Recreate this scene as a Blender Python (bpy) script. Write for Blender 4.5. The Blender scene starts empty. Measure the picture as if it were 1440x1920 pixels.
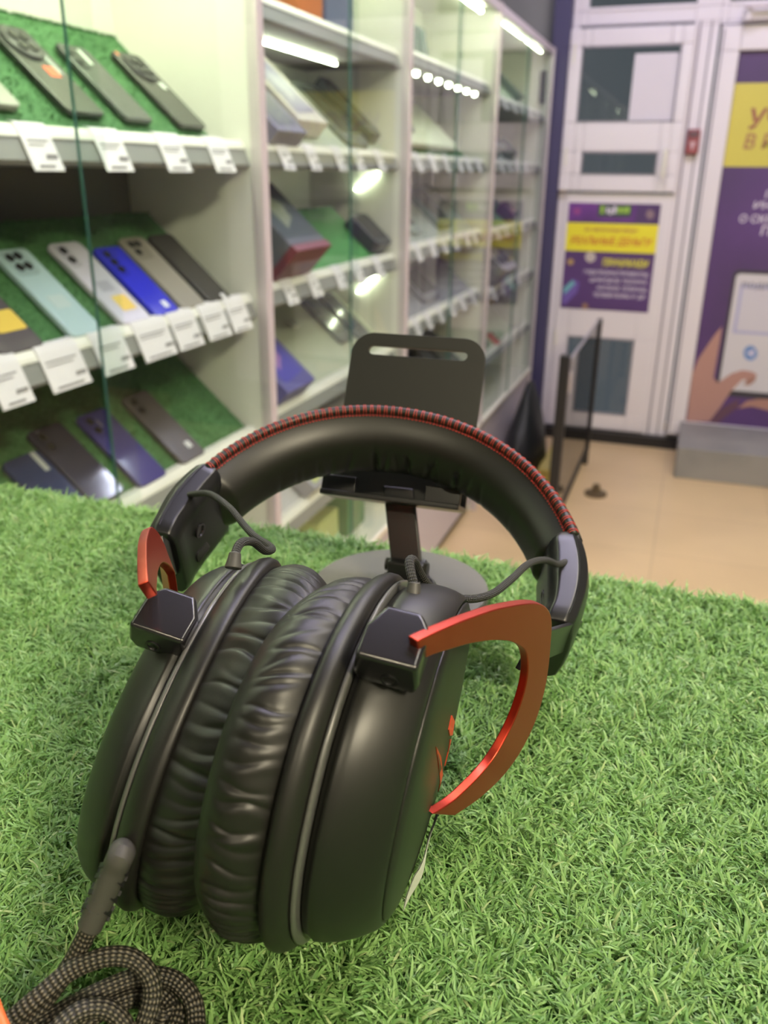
import bpy, bmesh, math, random
import numpy as np
from math import sin, cos, pi, radians, sqrt, atan2, hypot, exp
from mathutils import Matrix, Vector
random.seed(7); rng = np.random.default_rng(7)
SC = bpy.context.scene
COL = SC.collection

# ------------------------------------------------------------------ camera
FPX, PITCH, ROLL, YAW = 1590.0, radians(21.85), radians(0.64), radians(19.2)
TOPZ = 1.17                                   # tips of the counter turf
R0 = np.array([1, 0, 0.]); F_ = np.array([0, cos(PITCH), -sin(PITCH)]); U0 = np.array([0, sin(PITCH), cos(PITCH)])
R_ = cos(ROLL)*R0 + sin(ROLL)*U0; U_ = -sin(ROLL)*R0 + cos(ROLL)*U0
CD = np.array([0, 0, .18])
RZ = np.array([[cos(YAW), -sin(YAW), 0], [sin(YAW), cos(YAW), 0], [0, 0, 1]])
CW = np.array([0, 0, TOPZ + .18])
cam_d = bpy.data.cameras.new('camera'); cam = bpy.data.objects.new('camera', cam_d); COL.objects.link(cam)
cm = np.eye(4); cm[:3, 0] = RZ@R_; cm[:3, 1] = RZ@U_; cm[:3, 2] = -(RZ@F_); cm[:3, 3] = CW
cam.matrix_world = Matrix(cm.tolist())
cam_d.sensor_fit = 'VERTICAL'; cam_d.sensor_height = 36; cam_d.lens = FPX/1920*36
cam_d.clip_start = .01; cam_d.clip_end = 60
cam_d.dof.use_dof = True; cam_d.dof.focus_distance = .235; cam_d.dof.aperture_fstop = 17
SC.camera = cam

# ------------------------------------------------------------------ exposure, world
SC.view_settings.view_transform = 'Standard'; SC.view_settings.look = 'None'
SC.view_settings.gamma = 1; SC.view_settings.exposure = 0.31
wd = bpy.data.worlds.new('world'); SC.world = wd; wd.use_nodes = True
wd.node_tree.nodes['Background'].inputs[0].default_value = (.10, .105, .115, 1)
wd.node_tree.nodes['Background'].inputs[1].default_value = .9
SC.cycles.max_bounces = 8; SC.cycles.transparent_max_bounces = 24
SC.cycles.caustics_reflective = False; SC.cycles.caustics_refractive = False
LAMP_E = 23.0          # ceiling panels
LED_E = 26.0          # cabinet strips

# ------------------------------------------------------------------ pixel helpers (desk frame and world)
def ray(x, y): return (x-720)/FPX*R_ - (y-960)/FPX*U_ + F_
def w(p): return RZ@np.asarray(p, float) + np.array([0, 0, TOPZ])
def wv(v): return RZ@np.asarray(v, float)
def dep(x, y, t): return CD + t*ray(x, y)
def hitp(x, y, p0, n):
    d = ray(x, y); return CD + d*(((np.asarray(p0)-CD)@n)/(d@n))
def pz(x, y, z): return hitp(x, y, (0, 0, z), np.array([0, 0, 1.]))
def wh(x, y, ax, val):
    d = RZ@ray(x, y); return CW + d*((val-CW[ax])/d[ax])

# ------------------------------------------------------------------ materials
def mat(name, col, rough=.5, metal=0., spec=.5, noise=None, bump=None, coat=0., sheen=0., emit=None, tex='Object', alpha=None):
    m = bpy.data.materials.new(name); m.use_nodes = True; nt = m.node_tree; b = nt.nodes['Principled BSDF']
    b.inputs['Base Color'].default_value = (*col, 1); b.inputs['Roughness'].default_value = rough
    b.inputs['Metallic'].default_value = metal; b.inputs['Specular IOR Level'].default_value = spec
    b.inputs['Coat Weight'].default_value = coat; b.inputs['Sheen Weight'].default_value = sheen
    if emit:
        b.inputs['Emission Color'].default_value = (*emit[0], 1); b.inputs['Emission Strength'].default_value = emit[1]
    tc = nt.nodes.new('ShaderNodeTexCoord')
    if noise:                                  # (scale, other colour)
        n = nt.nodes.new('ShaderNodeTexNoise'); n.inputs['Scale'].default_value = noise[0]; n.inputs['Detail'].default_value = 4
        r = nt.nodes.new('ShaderNodeValToRGB'); r.color_ramp.elements[0].position = .35; r.color_ramp.elements[1].position = .65
        r.color_ramp.elements[0].color = (*col, 1); r.color_ramp.elements[1].color = (*noise[1], 1)
        nt.links.new(tc.outputs[tex], n.inputs['Vector']); nt.links.new(n.outputs['Fac'], r.inputs[0]); nt.links.new(r.outputs[0], b.inputs['Base Color'])
    if bump:                                   # (scale, strength, distance)
        n = nt.nodes.new('ShaderNodeTexNoise'); n.inputs['Scale'].default_value = bump[0]; n.inputs['Detail'].default_value = 3
        bp = nt.nodes.new('ShaderNodeBump'); bp.inputs['Strength'].default_value = bump[1]; bp.inputs['Distance'].default_value = bump[2]
        nt.links.new(tc.outputs[tex], n.inputs['Vector']); nt.links.new(n.outputs['Fac'], bp.inputs['Height']); nt.links.new(bp.outputs[0], b.inputs['Normal'])
    return m
def glass_mat(name, tint, f=1.45, rough=.0):
    m = bpy.data.materials.new(name); m.use_nodes = True; nt = m.node_tree; nt.nodes.clear()
    o = nt.nodes.new('ShaderNodeOutputMaterial'); mx = nt.nodes.new('ShaderNodeMixShader')
    t = nt.nodes.new('ShaderNodeBsdfTransparent'); g = nt.nodes.new('ShaderNodeBsdfGlossy'); fr = nt.nodes.new('ShaderNodeFresnel')
    t.inputs[0].default_value = (*tint, 1); g.inputs['Roughness'].default_value = rough; fr.inputs[0].default_value = f
    gm = nt.nodes.new('ShaderNodeNewGeometry'); k = nt.nodes.new('ShaderNodeMath'); k.operation = 'SUBTRACT'; k.inputs[0].default_value = 1; nt.links.new(gm.outputs['Backfacing'], k.inputs[1]); k2 = nt.nodes.new('ShaderNodeMath'); k2.operation = 'MULTIPLY'; nt.links.new(fr.outputs[0], k2.inputs[0]); nt.links.new(k.outputs[0], k2.inputs[1]); nt.links.new(k2.outputs[0], mx.inputs[0]); nt.links.new(t.outputs[0], mx.inputs[1]); nt.links.new(g.outputs[0], mx.inputs[2]); nt.links.new(mx.outputs[0], o.inputs[0])
    return m
def emit_mat(name, col, s):
    return mat(name, (.8, .8, .8), .5, emit=(col, s))
M = dict(
    matte=mat('matte_black_plastic', (.009, .009, .0075), .40, spec=.5, bump=(9000, .04, .0001)),
    satin=mat('satin_black_plastic', (.009, .009, .010), .33, spec=.5),
    gloss=mat('gloss_black_plastic', (.012, .011, .013), .2, spec=.6),
    leather=mat('black_leatherette', (.010, .0095, .008), .42, spec=.45, bump=(2600, .12, .0002)),
    rim=mat('grey_rim', (.09, .09, .085), .3, spec=.6),
    red=mat('red_anodised_metal', (.56, .06, .032), .33, metal=.93, spec=.5, bump=(5000, .03, .0001)),
    thread=mat('red_thread', (.60, .055, .04), .6),
    stand=mat('charcoal_powder_coat', (.013, .013, .011), .45, spec=.35, bump=(6000, .1, .0001)),
    standbase=mat('grey_stand_base', (.095, .09, .075), .5, bump=(6000, .1, .0001)),
    rubber=mat('dark_rubber', (.05, .048, .043), .5),
    sticker=mat('paper_sticker', (.62, .64, .58), .6),
    redink=mat('red_print', (.60, .07, .03), .45),
    orange=mat('orange_rubber', (.85, .17, .05), .45),
    lam=mat('white_laminate', (.72, .72, .66), .4, spec=.4),
    lamd=mat('lilac_laminate', (.52, .48, .54), .4, spec=.4),
    cream=mat('cream_trim', (.78, .76, .66), .4),
    post=mat('aluminium_post', (.58, .52, .54), .35, metal=.2),
    shelfgrey=mat('grey_shelf', (.24, .24, .23), .5),
    rail=mat('white_price_rail', (.78, .76, .70), .4),
    tag=mat('white_price_tag', (.74, .71, .74), .6),
    ink=mat('grey_print', (.32, .31, .33), .6),
    turfboard=mat('display_turf', (.085, .23, .08), .8, noise=(160, (.045, .14, .045)), bump=(500, .8, .004)),
    white_frame=mat('white_upvc', (.74, .70, .72), .35, spec=.4),
    seal=mat('grey_seal', (.28, .26, .29), .5),
    purple=mat('purple_print', (.105, .045, .185), .5, noise=(1.4, (.065, .035, .105))),
    purple2=mat('bright_purple_print', (.19, .05, .30), .5, noise=(5, (.09, .03, .16))),
    yellow=mat('yellow_print', (.72, .66, .10), .5),
    whiteprint=mat('white_print', (.66, .60, .72), .5),
    brownred=mat('brown_red_print', (.42, .12, .07), .5),
    dark=mat('black_paint', (.010, .010, .011), .45),
    navy=mat('navy_paint', (.055, .05, .115), .5),
    wallm=mat('wall_paint', (.22, .22, .21), .7, noise=(3, (.19, .19, .18))),
    dwall=mat('dark_teal_paint', (.07, .09, .095), .6),
    ceil=mat('ceiling_paint', (.20, .20, .20), .8),
    paper=mat('white_paper', (.66, .62, .66), .7),
    greyblock=mat('grey_step_paint', (.27, .26, .25), .6, noise=(6, (.22, .215, .21))),
)
GLASS = glass_mat('clear_glass', (.95, .98, .96))
PANE = glass_mat('window_glass', (.80, .85, .86), 1.5)
TINT = glass_mat('smoked_glass', (.16, .165, .17), 1.5)
GEDGE = mat('green_glass_edge', (.04, .12, .10), .2)
LEDB = emit_mat('bright_led_tube', (.92, 1., .70), LED_E*1.25)
LEDM = emit_mat('led_tube', (.92, 1., .70), LED_E)
PANEL = emit_mat('ceiling_panel', (1., .93, .78), LAMP_E)
PANELW = emit_mat('warm_ceiling_panel', (1., .88, .62), LAMP_E*6)
PANEL2 = emit_mat('lilac_panel', (.80, .74, 1.), LAMP_E*2.8)
_pc = {}
def cmat(col, rough=.35, metal=0., name='colour', spec=.5):
    k = (tuple(round(c, 3) for c in col), rough, metal)
    if k not in _pc: _pc[k] = mat(name+'_%02d' % len(_pc), col, rough, metal, spec, bump=(900, .012, .0004))
    return _pc[k]

def floor_mat():
    m = mat('beige_floor_tiles', (.72, .53, .30), .34, spec=.5); nt = m.node_tree; b = nt.nodes['Principled BSDF']
    tc = nt.nodes.new('ShaderNodeTexCoord'); br = nt.nodes.new('ShaderNodeTexBrick'); br.offset = 0
    for k, v in (('Scale', 1.), ('Mortar Size', .004), ('Brick Width', .45), ('Row Height', .45), ('Mortar Smooth', .3)): br.inputs[k].default_value = v
    br.inputs['Color1'].default_value = (.74, .55, .31, 1); br.inputs['Color2'].default_value = (.71, .52, .29, 1); br.inputs['Mortar'].default_value = (.60, .44, .25, 1)
    n = nt.nodes.new('ShaderNodeTexNoise'); n.inputs['Scale'].default_value = 2.5; mx = nt.nodes.new('ShaderNodeMix'); mx.data_type = 'RGBA'; mx.blend_type = 'MULTIPLY'; mx.inputs[0].default_value = .25
    nt.links.new(tc.outputs['Object'], br.inputs['Vector']); nt.links.new(tc.outputs['Object'], n.inputs['Vector'])
    nt.links.new(br.outputs['Color'], mx.inputs[6]); nt.links.new(n.outputs['Fac'], mx.inputs[7]); nt.links.new(mx.outputs[2], b.inputs['Base Color'])
    return m
M['floor'] = floor_mat()
def grass_mat():
    m = bpy.data.materials.new('turf_blades'); m.use_nodes = True; nt = m.node_tree; b = nt.nodes['Principled BSDF']
    at = nt.nodes.new('ShaderNodeAttribute'); at.attribute_name = 'tone'
    r = nt.nodes.new('ShaderNodeValToRGB'); cr = r.color_ramp
    cr.elements[0].position = 0; cr.elements[0].color = (.11, .26, .06, 1)
    cr.elements[1].position = 1; cr.elements[1].color = (.44, .54, .25, 1)
    e = cr.elements.new(.5); e.color = (.23, .41, .125, 1)
    e = cr.elements.new(.9); e.color = (.33, .51, .19, 1)
    tr = nt.nodes.new('ShaderNodeBsdfTranslucent'); mx = nt.nodes.new('ShaderNodeMixShader'); mx.inputs[0].default_value = .22
    out = nt.nodes['Material Output']
    nt.links.new(at.outputs['Fac'], r.inputs[0]); nt.links.new(r.outputs[0], b.inputs['Base Color']); nt.links.new(r.outputs[0], tr.inputs[0])
    b.inputs['Roughness'].default_value = .42; b.inputs['Specular IOR Level'].default_value = .45
    nt.links.new(b.outputs[0], mx.inputs[1]); nt.links.new(tr.outputs[0], mx.inputs[2]); nt.links.new(mx.outputs[0], out.inputs[0])
    return m
def braid_mat(name, c0, c1, ku, kv):
    m = bpy.data.materials.new(name); m.use_nodes = True; nt = m.node_tree; b = nt.nodes['Principled BSDF']
    uv = nt.nodes.new('ShaderNodeUVMap'); sp = nt.nodes.new('ShaderNodeSeparateXYZ'); nt.links.new(uv.outputs[0], sp.inputs[0])
    def mth(op, a, bb):
        n = nt.nodes.new('ShaderNodeMath'); n.operation = op
        for i, v in enumerate((a, bb)):
            if v is None: continue
            if isinstance(v, (int, float)): n.inputs[i].default_value = v
            else: nt.links.new(v, n.inputs[i])
        return n.outputs[0]
    a = mth('MULTIPLY', sp.outputs[0], ku); c = mth('MULTIPLY', sp.outputs[1], kv)
    s1 = mth('SINE', mth('ADD', a, c), None); s2 = mth('SINE', mth('SUBTRACT', a, c), None)
    h = mth('MULTIPLY', s1, s2)
    h2 = mth('ADD', mth('MULTIPLY', h, .5), .5)
    r = nt.nodes.new('ShaderNodeValToRGB'); r.color_ramp.elements[0].color = (*c0, 1); r.color_ramp.elements[1].color = (*c1, 1)
    r.color_ramp.elements[0].position = .55; r.color_ramp.elements[1].position = .9
    bp = nt.nodes.new('ShaderNodeBump'); bp.inputs['Strength'].default_value = .9; bp.inputs['Distance'].default_value = .0004
    nt.links.new(h2, r.inputs[0]); nt.links.new(r.outputs[0], b.inputs['Base Color']); nt.links.new(h2, bp.inputs['Height']); nt.links.new(bp.outputs[0], b.inputs['Normal'])
    b.inputs['Roughness'].default_value = .55
    return m
M['grass'] = grass_mat()
M['braid'] = braid_mat('black_braid', (.008, .008, .007), (.07, .068, .055), 2*pi/.0016, 8.0)
M['braid2'] = braid_mat('black_braid_heavy', (.010, .009, .006), (.17, .15, .11), 2*pi/.0026, 7.0)

# ------------------------------------------------------------------ object helpers
def thing(name, label, cat, loc=(0, 0, 0), group=None, rot=None):
    o = bpy.data.objects.new(name, None); COL.objects.link(o); o.location = tuple(loc)
    o.empty_display_size = .02
    if rot is not None: o.rotation_euler = rot
    o['label'] = label; o['category'] = cat
    if group: o['group'] = group
    return o
def tag(o, label=None, cat=None, group=None, kind=None):
    for k, v in (('label', label), ('category', cat), ('group', group), ('kind', kind)):
        if v: o[k] = v
    return o
def root_of(o):
    while o.parent: o = o.parent
    return o
class MB:
    def __init__(s): s.v = []; s.f = []; s.m = []; s.uv = {}
    def add(s, vs, fs, mi=0):
        b = len(s.v); s.v += [tuple(map(float, p)) for p in vs]
        for f in fs: s.f.append([b+i for i in f]); s.m.append(mi)
        return b
    def box(s, c, d, ax=None, mi=0):
        c = np.asarray(c, float); X, Y, Z = ax if ax is not None else np.eye(3); h = [q/2 for q in d]
        vs = [c + X*h[0]*i + Y*h[1]*j + Z*h[2]*k for i in (-1, 1) for j in (-1, 1) for k in (-1, 1)]
        s.add(vs, [(0, 1, 3, 2), (4, 6, 7, 5), (0, 4, 5, 1), (2, 3, 7, 6), (0, 2, 6, 4), (1, 5, 7, 3)], mi); return s
    def bb(s, x0, x1, y0, y1, z0, z1, mi=0):
        return s.box(((x0+x1)/2, (y0+y1)/2, (z0+z1)/2), (x1-x0, y1-y0, z1-z0), mi=mi)
    def prism(s, poly, o, X, Y, N, t0, t1, mi=0):          # poly in X,Y; extruded along N from t0 to t1
        o = np.asarray(o, float); n = len(poly)
        vs = [o + X*a + Y*b + N*t for t in (t0, t1) for a, b in poly]
        s.add(vs, [tuple(range(n))[::-1], tuple(range(n, 2*n))] + [(i, (i+1) % n, n+(i+1) % n, n+i) for i in range(n)], mi); return s
    def loft(s, rings, cap=True, closed=True, mi=0, loop=False):
        n = len(rings[0]); vs = [p for r in rings for p in r]; fs = []
        k = len(rings)
        for i in range(k if loop else k-1):
            j = (i+1) % k
            for a in range(n if closed else n-1):
                b = (a+1) % n; fs.append((i*n+a, i*n+b, j*n+b, j*n+a))
        if cap and closed and not loop: fs += [tuple(range(n))[::-1], tuple(range((k-1)*n, k*n))]
        s.add(vs, fs, mi); return s
    def tube(s, pts, r, n=10, mi=0, cap=True, loop=False, uvt=False, flat=None):
        P = np.asarray(pts, float); k = len(P)
        T = np.gradient(P, axis=0) if not loop else (np.roll(P, -1, 0)-np.roll(P, 1, 0))
        T /= np.linalg.norm(T, axis=1)[:, None]+1e-12
        u = np.cross(T[0], [0.123, .31, .94]); u /= np.linalg.norm(u); rings = []
        rr = r if hasattr(r, '__len__') else [r]*k
        L = 0; Ls = []
        for i in range(k):
            if i: L += np.linalg.norm(P[i]-P[i-1])
            Ls.append(L)
            u = u - T[i]*(u@T[i]); u /= np.linalg.norm(u); v = np.cross(T[i], u)
            rings.append([P[i] + rr[i]*(cos(a)*u + sin(a)*v) for a in np.linspace(0, 2*pi, n, endpoint=False)])
        f0 = len(s.f); s.loft(rings, cap=cap and not loop, mi=mi, loop=loop)
        if uvt:
            q = f0
            for i in range(k-1):
                for a in range(n):
                    s.uv[q] = ((Ls[i], a/n*2*pi), (Ls[i], (a+1)/n*2*pi), (Ls[i+1], (a+1)/n*2*pi), (Ls[i+1], a/n*2*pi)); q += 1
        return s
    def build(s, name, mats, parent=None, smooth=False, bevel=0., bseg=2, sub=0, auto=None, local=False):
        me = bpy.data.meshes.new(name); V = np.array(s.v)
        if parent is not None and not local:
            r = root_of(parent); V = V - np.array(r.location)
        me.from_pydata(V.tolist(), [], s.f); me.update()
        for m in (mats if isinstance(mats, (list, tuple)) else [mats]): me.materials.append(m)
        if any(s.m): me.polygons.foreach_set('material_index', s.m)
        if s.uv:
            l = me.uv_layers.new(name='UVMap')
            for pi_, c in s.uv.items():
                for li, q in zip(me.polygons[pi_].loop_indices, c): l.data[li].uv = q
        o = bpy.data.objects.new(name, me); COL.objects.link(o)
        bm = bmesh.new(); bm.from_mesh(me); bmesh.ops.recalc_face_normals(bm, faces=bm.faces); bm.to_mesh(me); bm.free()
        if smooth: me.polygons.foreach_set('use_smooth', [True]*len(me.polygons))
        if bevel:
            b = o.modifiers.new('bevel', 'BEVEL'); b.width = bevel; b.segments = bseg; b.limit_method = 'ANGLE'; b.angle_limit = radians(35)
            me.polygons.foreach_set('use_smooth', [True]*len(me.polygons)); wn = o.modifiers.new('wn', 'WEIGHTED_NORMAL'); wn.keep_sharp = False
        if sub:
            b = o.modifiers.new('sub', 'SUBSURF'); b.levels = sub; b.render_levels = sub
        if auto:
            me.polygons.foreach_set('use_smooth', [True]*len(me.polygons))
            bm = bmesh.new(); bm.from_mesh(me)
            for e in bm.edges:
                if len(e.link_faces) == 2 and e.calc_face_angle(0) > radians(auto): e.smooth = False
            bm.to_mesh(me); bm.free()
        if parent is not None: o.parent = parent
        return o
def struct(o): o['kind'] = 'structure'; return o
def catmull(pts, per=8):
    P = [np.asarray(p, float) for p in pts]; P = [2*P[0]-P[1]] + P + [2*P[-1]-P[-2]]; out = []
    for i in range(1, len(P)-2):
        for t in np.linspace(0, 1, per, endpoint=False):
            a, b, c, d = P[i-1:i+3]
            out.append(.5*((2*b) + (c-a)*t + (2*a-5*b+4*c-d)*t*t + (-a+3*b-3*c+d)*t**3))
    out.append(P[-2]); return out
def rrect(wd_, ht, r, n=6):
    o = []
    for cx, cy, a0 in ((wd_/2-r, ht/2-r, 0), (-wd_/2+r, ht/2-r, 90), (-wd_/2+r, -ht/2+r, 180), (wd_/2-r, -ht/2+r, 270)):
        for k in range(n+1): a = radians(a0+90*k/n); o.append((cx+r*cos(a), cy+r*sin(a)))
    return o
def lettering(body, parent, o, X, Y, N, height, width, m, align='LEFT', shear=0., name='lettering', bold=.0):
    cu = bpy.data.curves.new('txt', 'FONT'); cu.body = body; cu.size = 1; cu.shear = shear; cu.offset = bold; cu.resolution_u = 3
    ob = bpy.data.objects.new('txt', cu); COL.objects.link(ob); dg = bpy.context.evaluated_depsgraph_get(); dg.update()
    me = bpy.data.meshes.new_from_object(ob.evaluated_get(dg)); bpy.data.objects.remove(ob)
    V = np.array([tuple(v.co) for v in me.vertices]); F = [tuple(p.vertices) for p in me.polygons]
    if len(V) == 0: return None
    mn, mx = V.min(0), V.max(0); V = (V-mn)/(np.maximum(mx-mn, 1e-6))
    o = np.asarray(o, float)
    off = {'LEFT': 0, 'CENTER': -.5, 'RIGHT': -1}[align]*width
    W = [o + X*(off+a*width) + Y*(b*height) + N*.0006 for a, b, _ in V]
    mb = MB(); mb.add(W, F); return mb.build(name, m, parent)
EX, EY, EZ = np.eye(3)

# ================================================================== room shell
XL, XR, YB, YF, ZC = -1.07, 2.6, 4.72, -2.6, 2.9
def sbox(name, x0, x1, y0, y1, z0, z1, m): return struct(MB().bb(x0, x1, y0, y1, z0, z1).build(name, m))
sbox('floor', XL-.1, XR+.1, YF-.1, YB+.4, -.06, 0, M['floor'])
sbox('ceiling', XL-.1, XR+.1, YF-.1, YB, ZC, ZC+.06, M['ceil'])
sbox('wall_left', XL-.1, XL, YF, YB, 0, ZC, M['dwall'])
sbox('wall_right', XR, XR+.1, YF, YB, 0, ZC, M['wallm'])
sbox('wall_front', XL-.1, XR+.1, YF-.1, YF, 0, ZC, M['wallm'])
wb = MB()
wb.bb(XL-.1, -.70, 4.64, YB, 0, ZC); wb.bb(1.1, XR+.1, 4.64, YB, 0, ZC); wb.bb(-.70, 1.1, 4.64, YB, 2.45, ZC)
struct(wb.build('wall_back', M['wallm']))
sbox('trim_1', -.772, -.69, 4.565, 4.64, .02, 2.45, M['navy'])          # narrow navy column beside the cabinets
sbox('baseboard_right', XR-.015, XR, YF, YB, 0, .08, M['dark'])
# ceiling panels (real lamps)
def panel(x, y, sx, sy, m, label):
    t = thing('ceiling_light', label, 'ceiling light', (x, y, ZC-.03), 'square ceiling lights')
    MB().bb(x-sx/2-.02, x+sx/2+.02, y-sy/2-.02, y+sy/2+.02, ZC-.03, ZC-.001).build('frame', M['white_frame'], t)
    MB().bb(x-sx/2, x+sx/2, y-sy/2, y+sy/2, ZC-.036, ZC-.0305).build('diffuser', m, t)
panel(1.75, -1.0, .5, .5, PANELW, 'square warm ceiling light to the right, behind the camera')
panel(.0, -1.75, .22, .22, PANELW, 'small square ceiling light well behind the camera')
panel(.85, .95, .22, 1.1, PANEL, 'long warm ceiling light to the right of the counter')
panel(-.05, .95, 1.2, .09, PANEL2, 'long cool ceiling light just beyond the counter')
panel(-.12, 3.45, 1.2, .09, PANEL2, 'long cool ceiling light nearest the doors')
panel(.45, 2.2, 1.2, .28, PANEL, 'long warm ceiling light over the tiled floor')

# ------------------------------------------------------------------ white door wall at Y = 4.62
YD = 4.62
W_, PN = M['white_frame'], PANE
def frame_grid(mb, x0, x1, z0, z1, holes, y0, y1):
    """a flat frame plate with rectangular openings"""
    xs = sorted({x0, x1, *[h[0] for h in holes], *[h[1] for h in holes]}); zs = sorted({z0, z1, *[h[2] for h in holes], *[h[3] for h in holes]})
    for a, b in zip(xs, xs[1:]):
        for c, d in zip(zs, zs[1:]):
            mx, mz = (a+b)/2, (c+d)/2
            if any(h[0] < mx < h[1] and h[2] < mz < h[3] for h in holes): continue
            mb.bb(a, b, y0, y1, c, d)
# fixed white surround
mb = MB(); frame_grid(mb, -.69, 1.1, .0, 2.45, [(-.655, -.14, .07, 2.0), (-.03, .95, .07, 1.985), (-.62, -.14, 2.06, 2.40), (.0, .95, 2.06, 2.40)], YD, YD+.06)
door_frame = struct(mb.build('trim_2', W_, bevel=.004))
MB().bb(-.118, -.108, YD-.004, YD+.001, .03, 2.0).build('seal', M['seal'], door_frame)
MB().bb(-.068, -.060, YD-.004, YD+.001, .03, 2.0).build('seal', M['seal'], door_frame)
for n_, (a, b) in ((1, (-.62, -.14)), (2, (.0, .95))):
    wn_ = struct(MB().bb(a, b, YD+.025, YD+.03, 2.06, 2.40).build('window_%d' % n_, PN))
    MB().bb(a, b, YD-.006, YD+.02, 2.056, 2.072).build('window_frame', W_, wn_)
# door 1: upper sash, middle panel with poster, lower sash
mb = MB(); frame_grid(mb, -.690, -.128, 1.272, 1.985, [(-.630, -.181, 1.583, 1.908), (-.588, -.230, 1.348, 1.452)], YD-.035, YD+.02)
door1 = struct(mb.build('door_1', W_, bevel=.006))
mb = MB(); frame_grid(mb, -.655, -.132, .06, 1.262, [(-.580, -.236, .145, .552)], YD-.012, YD+.03); mb.build('lower_leaf', W_, door1, bevel=.004)
mb = MB(); mb.bb(-.630, -.181, YD-.012, YD-.008, 1.583, 1.908); mb.bb(-.588, -.230, YD-.012, YD-.008, 1.348, 1.452); mb.build('upper_glass', PN, door1)
MB().bb(-.580, -.236, YD+.004, YD+.008, .145, .552).build('lower_glass', PN, door1)
for (a, b, c, d, yy) in ((-.630, -.181, 1.583, 1.908, YD-.037), (-.588, -.230, 1.348, 1.452, YD-.037), (-.580, -.236, .145, .552, YD-.014)):
    g = MB(); t_ = .006
    for q in ((a, b, c, c+t_), (a, b, d-t_, d), (a, a+t_, c, d), (b-t_, b, c, d)): g.bb(q[0], q[1], yy, yy+.01, q[2], q[3])
    g.build('glazing_bead', M['seal'], door1)
h = MB(); h.bb(-.206, -.184, YD-.043, YD-.034, 1.385, 1.465); h.bb(-.203, -.187, YD-.075, YD-.040, 1.445, 1.460); h.bb(-.203, -.187, YD-.082, YD-.068, 1.34, 1.46)
h.build('door_handle', M['cream'], door1, bevel=.004)
for z in (1.43, 1.88): MB().bb(-.672, -.660, YD-.045, YD-.033, z-.04, z+.04).build('hinge', M['cream'], door1, bevel=.003)
MB().bb(-.648, -.636, YD-.024, YD-.011, .50, .58).build('hinge', M['cream'], door1, bevel=.003)
sbox('trim_3', -.70, .10, YD-.06, YD+.05, 0, .055, M['dark'])           # black threshold
# door 2
mb = MB(); frame_grid(mb, -.02, .93, .075, 1.975, [(.069, .86, .15, 1.872)], YD-.035, YD+.03)
door2 = struct(mb.build('door_2', W_, bevel=.006))
MB().bb(.069, .86, YD-.004, YD+.002, .15, 1.872).build('pane', PN, door2)
h = MB(); h.bb(.06, .30, YD-.075, YD-.036, 1.985, 2.028); h.bb(.075, .095, YD-.10, YD-.07, 1.98, 2.03)
h.build('door_closer', W_, door2, bevel=.006)
MB().box((.26, YD-.11, 2.035), (.40, .022, .012)).build('closer_arm', M['post'], door2, bevel=.003)
MB().bb(-.012, -.004, YD-.040, YD-.034, .09, 1.96).build('seal', M['seal'], door2)
st = struct(MB().bb(.045, 1.25, 4.10, YD-.04, 0, .152).build('trim_4', M['greyblock'], bevel=.004))
# sheet of paper behind the sash, red box, posters
mb = MB(); xs = np.linspace(-.386, -.178, 12); zs = np.linspace(1.589, 1.874, 12)
rows = [[(x, YD-.0165-.004*sin((x+.38)*9)*((z-1.59)/.28)**2, z) for x in xs] for z in zs]
rows2 = [[(x, y+.0006, z) for x, y, z in r] for r in rows]
mb.loft(rows, cap=False, closed=False); mb.loft(rows2, cap=False, closed=False)
tag(mb.build('paper_sheet', M['paper'], smooth=True), 'blank white sheet of paper in the upper door window', 'paper')
t = thing('alarm_box', 'small red wall box with dark top between the two doors', 'alarm box', (-.078, YD-.004, 1.50))
MB().bb(-.108, -.050, YD-.034, YD-.0045, 1.442, 1.552).build('body', cmat((.30, .07, .075), .4), t, bevel=.008)
MB().bb(-.100, -.058, YD-.037, YD-.033, 1.515, 1.543).build('cap', cmat((.13, .07, .08), .4), t, bevel=.002)
MB().prism([(-.016, .012), (.016, .012), (0, -.028)], (-.079, YD-.0375, 1.485), EX, EZ, EY, 0, .003).build('arrow', cmat((.55, .36, .38), .5), t)

def poly_xz(mb, pts, y, mi=0):          # flat polygon printed on a poster, points as (px,py)
    P = [wh(px, py, 1, y) for px, py in pts]; mb.add(P, [tuple(range(len(P)))], mi)
def flat(name, pts, y, m, parent):
    mb = MB(); poly_xz(mb, pts, y); return mb.build(name, m, parent)
def circ(cx, cy, r, n=24, ry=None): return [(cx+r*cos(a), cy+(ry or r)*sin(a)) for a in np.linspace(0, 2*pi, n, endpoint=False)]
# poster on door 1
yP = YD-.014
po = thing('poster', 'purple and yellow poster with Russian lettering on the left door', 'poster', (-.41, yP, .70))
MB().bb(-.633, -.187, yP, yP+.0015, .695, 1.217).build('sheet', M['purple'], po)
y1 = yP-.0008; y2 = yP-.0016
def rect(name, x0, x1, z0, z1, m, yy, par):
    mb = MB(); mb.add([(x0, yy, z0), (x1, yy, z0), (x1, yy, z1), (x0, yy, z1)], [(0, 1, 2, 3)]); return mb.build(name, m, par)
rect('purple_field', -.633, -.30, 1.13, 1.217, M['purple2'], y1, po)
rect('yellow_band', -.633, -.187, .985, 1.122, cmat((.80, .72, .035), .5), y1, po)
rect('logo_plate', -.485, -.325, 1.155, 1.212, cmat((.045, .08, .055), .5), y2, po)
yy = y2-.0006
for (a, b, c, d) in ((-.474, -.458, 1.168, 1.206), (-.392, -.372, 1.172, 1.200), (-.368, -.352, 1.172, 1.200), (-.350, -.334, 1.172, 1.204)): rect('logo_letter', a, b, c, d, cmat((.30, .50, .07), .5), yy, po)
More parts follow.
